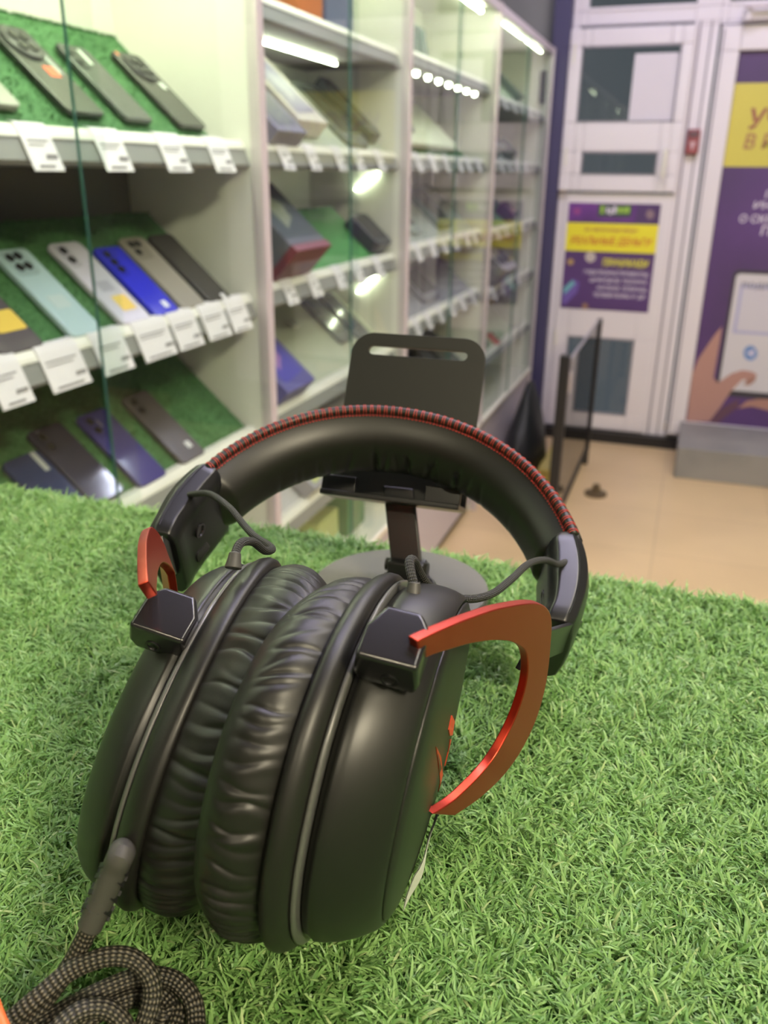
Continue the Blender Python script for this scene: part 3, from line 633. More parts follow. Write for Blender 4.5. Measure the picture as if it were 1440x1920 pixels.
# ------------------------------------------------------------------ low glass barrier and things on the floor by the doors
t = thing('glass_barrier', 'low smoked glass barrier with black posts in front of the left door', 'barrier', (-.38, 3.6, 0))
MB().bb(-.384, -.378, 3.04, 4.15, .10, .715).build('smoked_pane', TINT, t)
MB().bb(-.398, -.362, 2.99, 3.03, 0, .76).build('post', M['dark'], t, bevel=.003)
MB().bb(-.392, -.368, 4.14, 4.165, 0, .72).build('post', M['dark'], t, bevel=.003)
MB().bb(-.390, -.372, 3.03, 4.14, .08, .10).build('bottom_rail', M['dark'], t)
MB().bb(-.386, -.376, 3.03, 4.14, .713, .719).build('top_edge', M['seal'], t)
MB().bb(-.376, -.366, 3.10, 3.13, .60, .68).build('clamp', M['post'], t, bevel=.003)
t = thing('rubbish_bag', 'black bag slumped against the cabinet base near the navy column', 'bag', (-.66, 3.95, 0))
mb = MB(); rings = []
for z, rx, ry in ((0, .08, .20), (.04, .10, .24), (.16, .09, .22), (.28, .06, .16), (.40, .025, .08), (.44, .012, .03)):
    rings.append([(-.655+rx*cos(a)*(1+.08*sin(5*a+z*20)), 3.98+ry*sin(a)*(1+.06*sin(7*a+z*13)), z) for a in np.linspace(0, 2*pi, 28, endpoint=False)])
mb.loft(rings).build('bag_body', cmat((.02, .022, .022), .45), t, smooth=True, sub=1)
t = thing('yellow_crate', 'low yellow box on the floor behind the barrier post', 'box', (-.52, 4.05, 0))
MB().bb(-.565, -.43, 3.55, 4.35, .0, .06).build('tray', cmat((.62, .48, .10), .5), t, bevel=.004)
MB().bb(-.54, -.45, 3.7, 4.2, .061, .10).build('lid', cmat((.58, .47, .14), .5), t, bevel=.004)
mb = MB(); mb.loft([[(-.28+.05*r*cos(a), 3.72+.05*r*sin(a), z) for a in np.linspace(0, 2*pi, 20, endpoint=False)] for r, z in ((1, 0), (1, .012), (.4, .016), (.3, .05))])
tag(mb.build('door_stop', cmat((.10, .07, .035), .5), smooth=False), 'small brown door stop on the floor by the glass barrier', 'door stop')

# ================================================================== counter, turf
YE = .388
tc_ = thing('counter', 'counter under the green artificial turf', 'counter', (.3, .1, 0))
MB().bb(-.745, 1.35, -.42, YE-.012, 1.125, 1.1545).build('counter_top', M['lam'], tc_, bevel=.003)
MB().bb(-.730, 1.33, -.38, YE-.04, 0, 1.125).build('counter_body', M['lamd'], tc_)
base = MB().bb(-.745, 1.35, -.42, YE, 1.155, 1.1625).build('artificial_turf', cmat((.035, .11, .025), .9))
tag(base, 'bright green artificial turf mat covering the counter', 'artificial turf')
def blades():
    # denser where the photograph looks, sparser beyond it
    def region(n, x0, x1, y0, y1):
        return rng.uniform(x0, x1, n), rng.uniform(y0, y1, n)
    xs, ys = region(860000, -.60, .50, -.06, YE)
    d = np.stack([xs, ys], 1) @ RZ[:2, :2]                      # to desk frame
    inside = (np.abs(d[:, 0]) < .085 + .54*(d[:, 1]*.93+.068)) & (d[:, 1] > .06)
    near = d[:, 1] < .30
    keep = inside & (near | (rng.random(len(xs)) < .62))
    xs2, ys2 = region(150000, -.745, 1.35, -.42, YE); d2 = np.stack([xs2, ys2], 1) @ RZ[:2, :2]
    ins2 = (np.abs(d2[:, 0]) < .085 + .54*(d2[:, 1]*.93+.068)) & (d2[:, 1] > .06)
    x = np.r_[xs[keep], xs2[~ins2]]; y = np.r_[ys[keep], ys2[~ins2]]
    wide = np.r_[np.ones(keep.sum()), np.full((~ins2).sum(), 2.8)]
    # a ragged far edge
    n2 = 14000; xe = rng.uniform(-.745, .6, n2); ye = rng.uniform(YE-.004, YE+.002, n2)
    x = np.r_[x, xe]; y = np.r_[y, ye]; wide = np.r_[wide, np.ones(n2)]
    n = len(x)
    cell = np.stack([np.round(x/.0042), np.round(y/.0042)], 1)
    hsh = np.sin(cell[:, 0]*12.9898 + cell[:, 1]*78.233)*43758.5453; hsh -= np.floor(hsh)
    az = hsh*2*pi + rng.normal(0, .9, n)
    L = rng.uniform(.0045, .0090, n)*np.where(rng.random(n) < .12, 1.2, 1); L = np.minimum(L, .0120)
    bend = rng.uniform(.6, 1.9, n); a0 = rng.uniform(.2, 1.05, n)
    wd_ = rng.uniform(.00022, .00042, n)*wide
    z0 = 1.1622; K = 5
    px = x.copy(); py = y.copy(); pz_ = np.full(n, z0); curl = rng.normal(0, .35, n)
    P = np.zeros((n, K, 2, 3)); tw = az + pi/2 + rng.normal(0, .5, n)
    for k in range(K):
        s = k/(K-1); wk = wd_*(1.0 if k < 3 else (.85 if k == 3 else .18))
        ang = a0 + bend*s; A = az + curl*s
        sx, sy = np.cos(tw+curl*s), np.sin(tw+curl*s); tz = .35*np.sin(tw*3)
        for j, sg in enumerate((-1, 1)):
            P[:, k, j, 0] = px + sg*sx*wk; P[:, k, j, 1] = py + sg*sy*wk; P[:, k, j, 2] = pz_ + sg*tz*wk
        st = L/(K-1); px = px + st*np.sin(ang)*np.cos(A); py = py + st*np.sin(ang)*np.sin(A); pz_ = pz_ + st*np.cos(ang)
    V = P.reshape(-1, 3); V[:, 2] = np.maximum(V[:, 2], 1.1624)
    b = (np.arange(n)*K*2)[:, None]
    q = np.concatenate([np.array([[2*k, 2*k+1, 2*k+3, 2*k+2]]) for k in range(K-1)])
    Fc = (b[:, :, None] + q[None]).reshape(-1, 4)
    me = bpy.data.meshes.new('turf_pile'); me.vertices.add(len(V)); me.vertices.foreach_set('co', V.astype(np.float32).ravel())
    me.loops.add(Fc.size); me.loops.foreach_set('vertex_index', Fc.astype(np.int32).ravel())
    me.polygons.add(len(Fc)); me.polygons.foreach_set('loop_start', np.arange(0, Fc.size, 4, dtype=np.int32)); me.polygons.foreach_set('loop_total', np.full(len(Fc), 4, dtype=np.int32))
    me.update(); me.polygons.foreach_set('use_smooth', np.ones(len(Fc), dtype=bool))
    tone = np.clip(.44 + .20*rng.normal(0, 1, n) + .14*(hsh-.5), 0, 1); tone = np.where(rng.random(n) < .03, .97, tone)
    at = me.attributes.new('tone', 'FLOAT', 'POINT'); at.data.foreach_set('value', np.repeat(tone, K*2).astype(np.float32))
    me.materials.append(M['grass']); o = bpy.data.objects.new('turf_pile', me); COL.objects.link(o); return o
tp = blades(); tp.parent = base; tag(tp, kind='stuff')

# ================================================================== phone stand (desk frame numbers, then turned into the room)
W3 = lambda P: [w(p) for p in P]
bc = np.array([.0077, .3520, 0])
st = thing('phone_stand', 'charcoal metal phone stand with a round base and slotted plate behind the headphones', 'phone stand', w(bc))
def dlathe(c, prof, n=64):
    return [[w(c + np.array([r*cos(a), r*sin(a), z])) for a in np.linspace(0, 2*pi, n, endpoint=False)] for r, z in prof]
MB().loft(dlathe(bc, [(.0400, -.0035), (.0410, -.0025), (.0410, .0015), (.0404, .0024)])).build('base_disc', M['standbase'], st, auto=30)
MB().loft(dlathe(bc+np.array([.003, -.004, 0]), [(.0135, .0020), (.0135, .0050), (.0125, .0058), (.0118, .0058), (.0115, .0050), (.0105, .0050), (.0105, .0090), (.0095, .0098)])).build('swivel_hub', M['satin'], st, auto=30)
ya = radians(17.2); rr_ = np.array([cos(ya), -sin(ya), 0]); ff_ = np.array([sin(ya), cos(ya), 0])
# hinge knuckle and flat neck
kn = bc + np.array([.003, -.004, .013])
MB().prism([(-.0085+.0, -.0055), (.0085, -.0055), (.0085, .004), (-.0085, .004)], w(kn), wv(rr_), EZ, wv(ff_), -.004, .005).build('lower_knuckle', M['satin'], st, bevel=.0012)
MB().tube([w(kn - rr_*.0098 + EZ*.001), w(kn + rr_*.0098 + EZ*.001)], .0030, 16).build('hinge_pin', M['stand'], st)
top = np.array([.0064, .3655, .047]); lo = kn + np.array([0, .001, .001])
up = (top-lo)/np.linalg.norm(top-lo); nn = np.cross(rr_, up)
MB().prism([(-.0073, 0), (.0073, 0), (.0073, .036), (-.0073, .036)], w(lo), wv(rr_), wv(up), wv(nn), -.0014, .0014).build('neck', M['satin'], st, bevel=.0008)
el = radians(64.05); bu = np.array([sin(ya)*cos(el), cos(ya)*cos(el), sin(el)]); bn = np.cross(rr_, bu)     # bn points to the camera and up? checked below
if bn @ (CD-np.array([0, .36, .05])) < 0: bn = -bn
K_ = 1.03
Bc = CD + K_*(np.array([.0056, .352, .0435])-CD)
Wp, Hp = .0640, .0780
def plate_outline():
    r = .0105; o = [(-Wp/2, 0), (Wp/2, 0)]
    for cx, a0 in ((Wp/2-r, 0), (-Wp/2+r, 90)):
        for k in range(9): a = radians(a0+90*k/8); o.append((cx+r*cos(a), Hp-r+r*sin(a)))
    return o
bm = bmesh.new()
sl = []; sw, sh_, sc = .0215, .0021, Hp-.0082
for cx, a0 in ((sw, -90), (-sw, 90)):
    for k in range(9): a = radians(a0+180*k/8); sl.append((cx+sh_*cos(a), sc+sh_*sin(a)))
from mathutils.geometry import tessellate_polygon
ol = plate_outline()
tri = tessellate_polygon([[Vector((a, b, 0)) for a, b in ol], [Vector((a, b, 0)) for a, b in sl]])
allp = ol + sl; mb = MB(); n_ = len(allp); to = w(Bc); X_, Y_, N_ = wv(rr_), wv(bu), wv(bn)
vs = [to + X_*a + Y_*b + N_*t for t in (-.0012, .0012) for a, b in allp]
fs = [tuple(q) for q in tri] + [tuple(i+n_ for i in q[::-1]) for q in tri]
for lp, of in ((len(ol), 0), (len(sl), len(ol))):
    for i in range(lp): j = (i+1) % lp; fs.append((of+i, of+j, n_+of+j, n_+of+i))
mb.add(vs, fs); mb.build('slotted_plate', M['stand'], st, bevel=.0005)
# lower lip: two arms with turned-up ends
mb = MB(); mb.prism([(-Wp/2, -.0012), (Wp/2, -.0012), (Wp/2, .0012), (-Wp/2, .0012)], to, X_, Y_, N_, -.0012, .0165)
mb.prism([(-Wp/2, 0), (-.0160, 0), (-.0160, .008), (-Wp/2, .008)], to, X_, Y_, N_, .0130, .0152); mb.prism([(.0160, 0), (Wp/2, 0), (Wp/2, .008), (.0160, .008)], to, X_, Y_, N_, .0130, .0152)
mb.build('holding_lip', M['satin'], st, bevel=.0004)
MB().prism([(-.010, .004), (.010, .004), (.010, .022), (-.010, .022)], to, X_, Y_, N_, -.0062, -.0012).build('upper_knuckle', M['satin'], st, bevel=.001)

# ================================================================== headphones
def axes(yaw, el_, roll):
    a = np.array([sin(yaw)*cos(el_), cos(yaw)*cos(el_), sin(el_)]); r = np.array([cos(yaw), -sin(yaw), 0]); w_ = np.cross(r, a)
    return cos(roll)*r+sin(roll)*w_, a, -sin(roll)*r+cos(roll)*w_
HO = np.array([-.0075, .2717, .0345]); HR, HA, HW_ = axes(radians(13.4), radians(25.6), radians(-7.0))
HWD, HH, HN, HWB = .0770, .0877, 2.083, .0347
def arch(th, off=0.):
    """point (r,a) on the headband arch and its outward normal; th in degrees, 0 = right end"""
    c, s = cos(radians(th)), sin(radians(th)); e = 2/HN
    f = lambda t: (HWD*np.sign(cos(t))*abs(cos(t))**e, HH*np.sign(sin(t))*abs(sin(t))**e)
    p = np.array(f(radians(th))); q0 = np.array(f(radians(th)-.01)); q1 = np.array(f(radians(th)+.01)); t = q1-q0; t /= np.linalg.norm(t)
    nrm = np.array([t[1], -t[0]])
    return p, nrm, t
def hp(th, q, wq):          # q = distance inward from the arch, wq = along the band width
    p, nrm, t = arch(th); p = p - nrm*q
    return HO + HR*p[0] + HA*p[1] + HW_*wq
hs = thing('headphones', 'black over-ear headphones with red metal yokes lying on the turf', 'headphones', w((-.022, .172, -.004)))
T0, T1 = 24.0, 156.0
# cushion (inner padding)
mb = MB(); rings = []; n_th = 220
wr = [(random.uniform(30, 150), random.uniform(-1, 1), random.uniform(.5, 1.4)) for _ in range(30)]
for i in range(n_th+1):
    th = T0-3 + (T1-T0+6)*i/n_th; ring = []
    endf = min(1, min(th-T0+3, T1-th+3)/9+.55)
    for k in range(33):
        f = k/32; ww = (.0162 - .0324*f)
        prof = (1-abs(2*f-1)**3.2)
        q = .0008 + .0115*prof*endf
        # gathers in the hollow of the arch
        gz = 0
        for tc0, sk, am in wr:
            dlt = th - tc0 - sk*6*(f-.5)
            gz += am*exp(-(dlt/.9)**2)
        mid = exp(-((f-.62)/.22)**2)*exp(-((th-90)/38)**4)
        q -= .0012*gz*mid
        ring.append(w(hp(th, q, ww)))
    for k in range(8):
        f = k/7; ring.append(w(hp(th, .0002, -.0162+.0324*f)))
    rings.append(ring)
mb.loft(rings).build('headband_cushion', M['leather'], hs, smooth=True)
# outer band
mb = MB(); rings = []
for i in range(121):
    th = T0-1 + (T1-T0+2)*i/120
    rings.append([w(hp(th, q, ww)) for q, ww in ((.0004, -.0168), (.0004, .0160), (-.0012, .0168), (-.0030, .0150), (-.0036, .0), (-.0030, -.0150), (-.0012, -.0172))])
mb.loft(rings).build('headband_cover', M['leather'], hs, smooth=True)
for sw_ in (1, -1):
    mb = MB().tube([w(hp(T0 + (T1-T0)*i/160, .0004, sw_*.0170)) for i in range(161)], .0018, 12); mb.build('edge_piping', M['leather'], hs, smooth=True)
# stitches wrapping the piping, plus the seam line beside it
mb = MB(); N_s = 62
for k in range(N_s):
    th = T0+.8 + (T1-T0-1.6)*k/(N_s-1)
    for dth, lean in ((-.20, .08), (.20, -.08)):
        pts = []
        for j in range(11):
            a = radians(-70 + 260*j/10)
            # circle around the piping: a=0 towards +w, 90 outward
            r_ = .00198; cu, su = cos(a), sin(a)
            pts.append(w(hp(th+dth+lean*(j-5)/5*2.2, .0004 - su*r_, .0170 + cu*r_)))
        # run to the seam line on the cushion side
        pts.insert(0, w(hp(th+dth+lean*-3.4, .0026, .0158)))
        mb.tube(pts, .00012, 5)
for k in range(N_s*2):
    th = T0+.4 + (T1-T0-.8)*k/(N_s*2-1)
    mb.tube([w(hp(th-.40, .0026, .0160)), w(hp(th, .0031, .0158)), w(hp(th+.40, .0026, .0160))], .00012, 5)
mb.build('stitching', M['thread'], hs, smooth=True)

# plastic end caps at both ends of the band
def endcap(side):
    fl = (lambda th: th) if side > 0 else (lambda th: 180-th)
    ths = np.linspace(fl(T0+1.5), fl(-1.5 if side > 0 else 1.), 15); rings = []
    # cross-section (q, w): flat inner face, rounded outer face
    sec = [(q_+(.0035 if side > 0 else .0008), w__) for q_, w__ in [(.0052, .0152), (.0058, .012), (.0060, .0), (.0058, -.012), (.0052, -.0160), (.0030, -.0185), (-.0030, -.0190), (-.0060, -.0170), (-.0074, -.009), (-.0078, 0), (-.0074, .009), (-.0060, .0155), (-.0030, .0182), (.0030, .0182)]]
    for i, th in enumerate(ths):
        f = i/14; bul = 1 + .20*sin(pi*min(1, f*1.3)) ; sc = .78 if i == 0 else (.90 if i == 14 else 1.)
        rings.append([w(hp(th, q*bul*sc + (.0065 if side > 0 else .0015)*f*f, ww*(1.0 if sc == 1 else .95))) for q, ww in sec])
    o = MB().loft(rings).build('end_cap', M['satin'], hs, bevel=.0008, bseg=2)
    # parting line and screw recess
    mb = MB(); pl = [w(hp(th, (.0008 if side > 0 else -.0010)+.0050*((i_/12)**2)*(1 if side > 0 else .3), .0183)) for i_, th in enumerate(ths[1:-1])]; mb.tube(pl, .00018, 5); mb.build('parting_line', M['dark'], o)
    thm = fl(11); qo = .0124 if side > 0 else .0082; c = hp(thm, qo, .004); p, nrm, t = arch(thm)
    inn = -(HR*nrm[0]+HA*nrm[1]); tt = HR*t[0]+HA*t[1]
    scr = MB()
    scr.loft([[w(c + tt*r_*cos(a) + HW_*r_*sin(a) + inn*h) for a in np.linspace(0, 2*pi, 20, endpoint=False)] for r_, h in ((.0030, 0), (.0030, .0006), (.0023, .0006), (.0019, -.0006), (.0002, -.0007))])
    scr.build('screw', M['gloss'], o, auto=30)
    sm = MB(); c2 = hp(thm, qo-.0003, -.008); sm.prism(rrect(.010, .005, .0012), w(c2), wv(tt), wv(HW_), wv(inn), 0, .0004); sm.build('moulded_mark', M['gloss'], o)
    return o
ec_r = endcap(1); ec_l = endcap(-1)

# ---- ear cups
def cframe(yaw, tl):
    n = np.array([cos(yaw)*cos(tl), -sin(yaw)*cos(tl), -sin(tl)]); e1 = np.array([sin(yaw), cos(yaw), 0]); return n, e1, np.cross(n, e1)
CUPS = {1: dict(O=np.array([-.02761, .17393, .04778]), yw=.25351, tl=.12179, k=1.02174, th=.82772, ec=.08297, ph=2.78223, t0=-.00006, s1=-.48827, s2=-.08971, pw=2.158),
        -1: dict(O=np.array([-.02487, .17541, .04915]), yw=.19917, tl=.24102, k=.9392, th=1.03039, ec=.09014, ph=.43759, t0=-.00013, s1=.2214, s2=-.74868, pw=1.993)}
for s_, c in CUPS.items():
    c['fr'] = cframe(c['yw'], c['tl']); n, e1, e2 = c['fr']
    c['f1'] = cos(c['ph'])*e1+sin(c['ph'])*e2; c['f2'] = -sin(c['ph'])*e1+cos(c['ph'])*e2
    c['ax'] = n + (c['f1']*c['s1'] + c['f2']*c['s2'])*s_
def cup_pt(s, t, rho, a, h=0.):
    c = CUPS[s]; e = 2/c['pw']; ca, sa = np.sign(cos(a))*abs(cos(a))**e, np.sign(sin(a))*abs(sin(a))**e
    k = c['k']; nr = hypot(ca, sa)
    return c['O'] + c['ax']*s*(c['t0']+t*c['th']) + c['f1']*((rho*k*(1+c['ec']))*ca + h*ca/nr) + c['f2']*((rho*k*(1-c['ec']))*sa + h*sa/nr)
def near_angle(s, t, rho, px, py):
    best = None
    for i in range(720):
        a = 2*pi*i/720; p = cup_pt(s, t, rho, a); v = p-CD; d = v@F_
        if d > (CUPS[s]['O']-CD)@F_: continue
        e = hypot(720+FPX*(v@R_)/d-px, 960-FPX*(v@U_)/d-py)
        if best is None or e < best[0]: best = (e, a)
    return best[1]
def cup_loft(s, prof, n=160, disp=None, m=None, name='part', parent=None, close_end=True, **kw):
    mb = MB(); rings = []
    for t, r in prof:
        ring = []
        for i in range(n):
            a = 2*pi*i/n; d = disp(t, r, a) if disp else 0
            ring.append(w(cup_pt(s, t, r, a, d)))
        rings.append(ring)
    mb.loft(rings, cap=close_end); return mb.build(name, m, parent, **kw)
def pad_disp(seed):
    rs = np.random.default_rng(seed); cr = []
    a = 0
    while a < 2*pi-.04:
        a += rs.uniform(.055, .135); cr.append((a, rs.uniform(.5, 1.5), rs.uniform(.010, .022), rs.uniform(-14, 14), rs.uniform(.0, 1.), rs.uniform(0, 2*pi)))
    def f(t, r, ang):
        # strong on the outer wall between t=.004 and t=.018
        g = min(1, max(0, (t-.0035)/.004))*min(1, max(0, (.0188-t)/.0020))
        if r < .040 or g <= 0: return 0
        d = 0; tt = (t-.011)
        for a0, am, wd_, sk, cv, ph in cr:
            x = (ang - a0 - tt*sk*.35 - .018*cv*sin((t-.004)*420+ph))
            x = (x+pi) % (2*pi) - pi
            if abs(x) < .16:
                fade = .55+.45*sin((t-.004)/.0145*pi*1.0 + ph*.3)
                d -= am*.00085*fade*exp(-(abs(x)/wd_)**1.2)
                d += am*.00030*exp(-((x-.035)/.03)**2)
        return d*g
    return f
PAD = [(.0120, .0230), (.0060, .0235), (.0022, .0265), (.0000, .0310), (-.0004, .0350), (.0004, .0385)] + \
      [(.0004+.0182*f, .0385 + .0080*(1-(1-f)**3.0) if f < .55 else .0385 + .0080*(1-(1-f)**3.0) - .0016*((f-.55)/.45)**2) for f in np.linspace(.04, 1, 26)] + [(.0190, .0440)]
PAD = [(min(t, .0186), r) for t, r in PAD]
ROLL_ = [(.0182, .0430), (.0180, .0452), (.0184, .0466), (.0196, .0478), (.0214, .0484), (.0232, .0481), (.0246, .0472), (.0251, .0460), (.0252, .0430)]
RIM = [(.0251, .0445), (.0252, .0460), (.0255, .0466), (.0263, .0467), (.0266, .0463), (.0267, .0445)]
HOUS = [(.0268, .0430), (.0272, .0446), (.0284, .0448), (.0286, .0455), (.0296, .0461), (.0320, .0464), (.0350, .0463), (.0385, .0458), (.0415, .0450), (.0438, .0441), (.0450, .0433), (.0455, .0427), (.0456, .0424), (.0452, .0421), (.0452, .041), (.0458, .0405)]
PLATE = [(.0452, .0415), (.0458, .0419), (.0463, .0417), (.0474, .0395), (.0484, .0350), (.0492, .0270), (.0496, .0160), (.0497, .0004)]
for s in (1, -1):
    nm = 'right' if s > 0 else 'left'
    sq = (lambda pr: pr) if s > 0 else (lambda pr: [((t if t < .029 else .029+(t-.029)*.62), r-(0 if t < .029 else (t-.029)*.06)) for t, r in pr])
    cup = cup_loft(s, sq(HOUS), m=M['matte'], name='ear_cup', parent=hs, smooth=True)
    cup_loft(s, RIM, m=M['rim'], name='rim_strip', parent=cup, smooth=True)
    pl = cup_loft(s, sq(PLATE), m=M['matte'], name='outer_plate', parent=cup, smooth=True)
    if s > 0: RPL = pl
    cup_loft(s, ROLL_, m=M['leather'], name='pad_flange', parent=cup, smooth=True, n=220)
    pd = cup_loft(s, PAD, m=M['leather'], name='ear_pad', parent=hs, smooth=True, n=900, disp=pad_disp(11 if s > 0 else 5), close_end=False)
    mb = MB(); c = CUPS[s]; mb.loft([[w(cup_pt(s, .0140, r_, 2*pi*i/48)) for i in range(48)] for r_ in (.026, .0005)], cap=True); mb.build('driver_cloth', M['dark'], cup)
# printed strokes and paper sticker on the right outer plate
from mathutils.bvhtree import BVHTree
off = Vector(hs.location)
bv = BVHTree.FromPolygons([Vector(v.co)+off for v in RPL.data.vertices], [tuple(p.vertices) for p in RPL.data.polygons])
def on_plate(px, py):
    d = Vector(RZ@ray(px, py)).normalized(); h = bv.ray_cast(Vector(CW), d)
    k = 0
    while h[0] is None and k < 60: k += 1; px -= 1; d = Vector(RZ@ray(px, py)).normalized(); h = bv.ray_cast(Vector(CW), d)
    return np.array(h[0]), np.array(h[1])*(1 if h[1].dot(d) < 0 else -1)
mb = MB()
for poly in ([(816, 1400), (821, 1432), (831, 1470), (837, 1484), (836, 1452), (825, 1418)], [(846, 1341), (851, 1352), (850, 1378), (842, 1379), (840, 1368)], [(843, 1386), (848, 1386), (844, 1420), (840, 1436), (839, 1410)]):
    Q = [on_plate(px, py) for px, py in poly]
    mb.loft([[p+n_*.0003 for p, n_ in Q], [p-n_*.0003 for p, n_ in Q]])
mb.build('printed_logo', M['redink'], hs)
pa, na = on_plate(828, 1502); pb, nb = on_plate(772, 1650)
al = (pb-pa)/np.linalg.norm(pb-pa); nm_ = na+nb; nm_ -= al*(nm_@al); nm_ /= np.linalg.norm(nm_); ac = np.cross(nm_, al)
if ac @ (RZ@F_) < 0: ac = -ac
Ls = np.linalg.norm(pb-pa); mb = MB(); up_r = []; dn_r = []
for k in range(13):
    f = k/12; r1 = []; r2 = []
    for j in range(5):
        g = j/4; p = pa + al*Ls*f + ac*(.013*g-.0016) + nm_*(.0009+.0012*sin(pi*f)+.0004*sin(9*f+3*g))
        r1.append(p); r2.append(p-nm_*.00022)
    up_r.append(r1); dn_r.append(r2)
mb.loft(up_r, cap=False, closed=False); mb.loft(dn_r, cap=False, closed=False)
mb.build('paper_sticker', M['sticker'], hs, smooth=True)['label'] = 'white paper sticker on the right ear cup'

# ---- pivot blocks and red yokes
def pivot(s, ang, tc, sz, parent, screw=True, shift=(0, 0, 0), up_=.0045):
    c = cup_pt(s, tc, .0464, ang); c1 = cup_pt(s, tc, .0464, ang+.02)
    n = CUPS[s]['fr'][0]*s; tau = (c1-c)/np.linalg.norm(c1-c); d = np.cross(tau, n); d /= np.linalg.norm(d)
    if d @ (c-(CUPS[s]['O']+CUPS[s]['ax']*s*tc)) < 0: d = -d
    if screw and tau @ F_ > 0: tau = -tau
    c = c + d*up_ + n*shift[0] + tau*shift[1]
    a, b, h = sz
    X, Y, D = wv(n), wv(tau), wv(d)
    ol = [(-a/2, b/2), (-a/2, -b*.05), (-a*.28, -b/2), (a*.30, -b/2), (a/2, -b*.22), (a/2, b/2)]
    rings = []
    for hh, sc in ((-h/2, .86), (-h*.1, 1.0), (h/2, .93)): rings.append([w(c) + X*p[0]*sc + Y*p[1]*(sc if hh < 0 or p[1] < 0 else .98) + D*hh for p in ol])
    o = MB().loft(rings).build('pivot_block', M['gloss'], parent, bevel=.0011, bseg=3)
    if screw:
        c2 = c + tau*(b/2) - d*.0008 + n*.001
        mb = MB(); mb.loft([[w(c2 + n*r_*cos(q) + d*r_*sin(q) + tau*hh) for q in np.linspace(0, 2*pi, 20, endpoint=False)] for r_, hh in ((.0019, -.0004), (.0019, .0002), (.0014, .0002), (.0013, -.0006), (.0002, -.0007))])
        mb.build('screw', M['satin'], o, auto=30)
    return c, n, tau, d
A_R = near_angle(1, .040, .0464, 738, 1240); A_L = near_angle(-1, .034, .0464, 322, 1165)
pvR = pivot(1, A_R, .0355, (.0140, .0145, .0110), hs, shift=(0, -.001, 0), up_=.0050)
pvL = pivot(-1, A_L, .0340, (.0150, .0140, .0105), hs, shift=(-.001, .001, 0), up_=.0042)
lbR = pivot(1, A_R+pi, .0405, (.012, .012, .006), hs, screw=False, up_=.001); lbL = pivot(-1, A_L+pi, .0350, (.012, .012, .006), hs, screw=False, up_=.001)
UV = [(-2.0, 44.5), (.2, 43.1), (10.9, 35.2), (24.5, 24.1), (36.8, 12.0), (43.0, 5.2), (47.6, -1.6), (50.2, -8.0), (51.0, -14.5), (50.2, -21.9), (49.6, -32), (47.6, -43.0), (43.5, -53), (37.6, -59.0), (30, -61.5), (21.0, -59.4), (10, -52.5), (-.5, -42.7), (-9, -34.5), (-8, -27), (.5, -35.0), (11.6, -40.3), (18, -42), (23.8, -40.8), (30.5, -37.2), (35.5, -30.3), (37.8, -23.5), (38.1, -17.0), (37.6, -10.5), (35.5, -5.8), (32.5, 0), (29.1, 5.4), (22, 14.5), (13.7, 23.6), (.2, 36.2), (-2, 37.5)]
def yoke(M0, u, v, nrm, bend=None, thick=.0026):
    def pos(a, b, t):
        a, b = a/1000, b/1000
        if bend is not None and b < -.015: p = M0 + u*a + v*(-.015) + bend*(b+.015)
        else: p = M0 + u*a + v*b
        return w(p + nrm*t)
    # densify and split into strips: outer chain and inner chain
    outer = UV[:18]; inner = UV[19:][::-1]
    def resample(ch, n):
        P = np.array(ch, float); d = np.r_[0, np.cumsum(np.linalg.norm(np.diff(P, axis=0), axis=1))]; q = np.linspace(0, d[-1], n)
        return np.stack([np.interp(q, d, P[:, 0]), np.interp(q, d, P[:, 1])], 1)
    O_, I_ = resample(outer, 64), resample(inner, 64)
    for _ in range(3):
        for Z in (O_, I_): Z[1:-1] = Z[1:-1]*.5 + (Z[:-2]+Z[2:])*.25
    rings = [[pos(*O_[i], thick/2), pos(*I_[i], thick/2), pos(*I_[i], -thick/2), pos(*O_[i], -thick/2)] for i in range(64)]
    return MB().loft(rings).build('yoke', M['red'], hs, bevel=.0004, bseg=2)
MR = np.array([.01344734, .1671178, .05536149]); uR = np.array([.60309757, .67788424, .42041203]); vR = np.array([-.14139949, -.42785015, .8927208]); nR = np.array([-.78503472, .59784379, .1621829])
yr = yoke(MR, uR, vR, nR)
uL = np.array([-.42110422, .76933645, .48040885]); vL = np.array([-.09590513, -.56445936, .81987062]); ML = dep(278, 1102, .19708) - vL*.039
nL = np.cross(uL, vL)
bL = (ML-vL*.015 - (lbL[0]-lbL[1]*.017-lbL[3]*.004))/(.0385-.015)
yl = yoke(ML, uL, vL, nL, bend=bL)
# flat sliders running from the yokes into the end caps
def slider(p0, p1, wdir, parent):
    t = (p1-p0)/np.linalg.norm(p1-p0); wdir = wdir-t*(wdir@t); wdir /= np.linalg.norm(wdir); nn_ = np.cross(t, wdir); L = np.linalg.norm(p1-p0)
    MB().prism([(0, -.006), (L, -.006), (L, .006), (0, .006)], w(p0), wv(t), wv(wdir), wv(nn_), -.0008, .0008).build('slider', M['satin'], parent, bevel=.0003)
slider(MR+uR*.0440+vR*-.022+nR*.0028, hp(4, .001, -.002), HW_, hs)
slider(ML+uL*.0455+vL*-.014, hp(176, .001, -.004), HW_, hs)

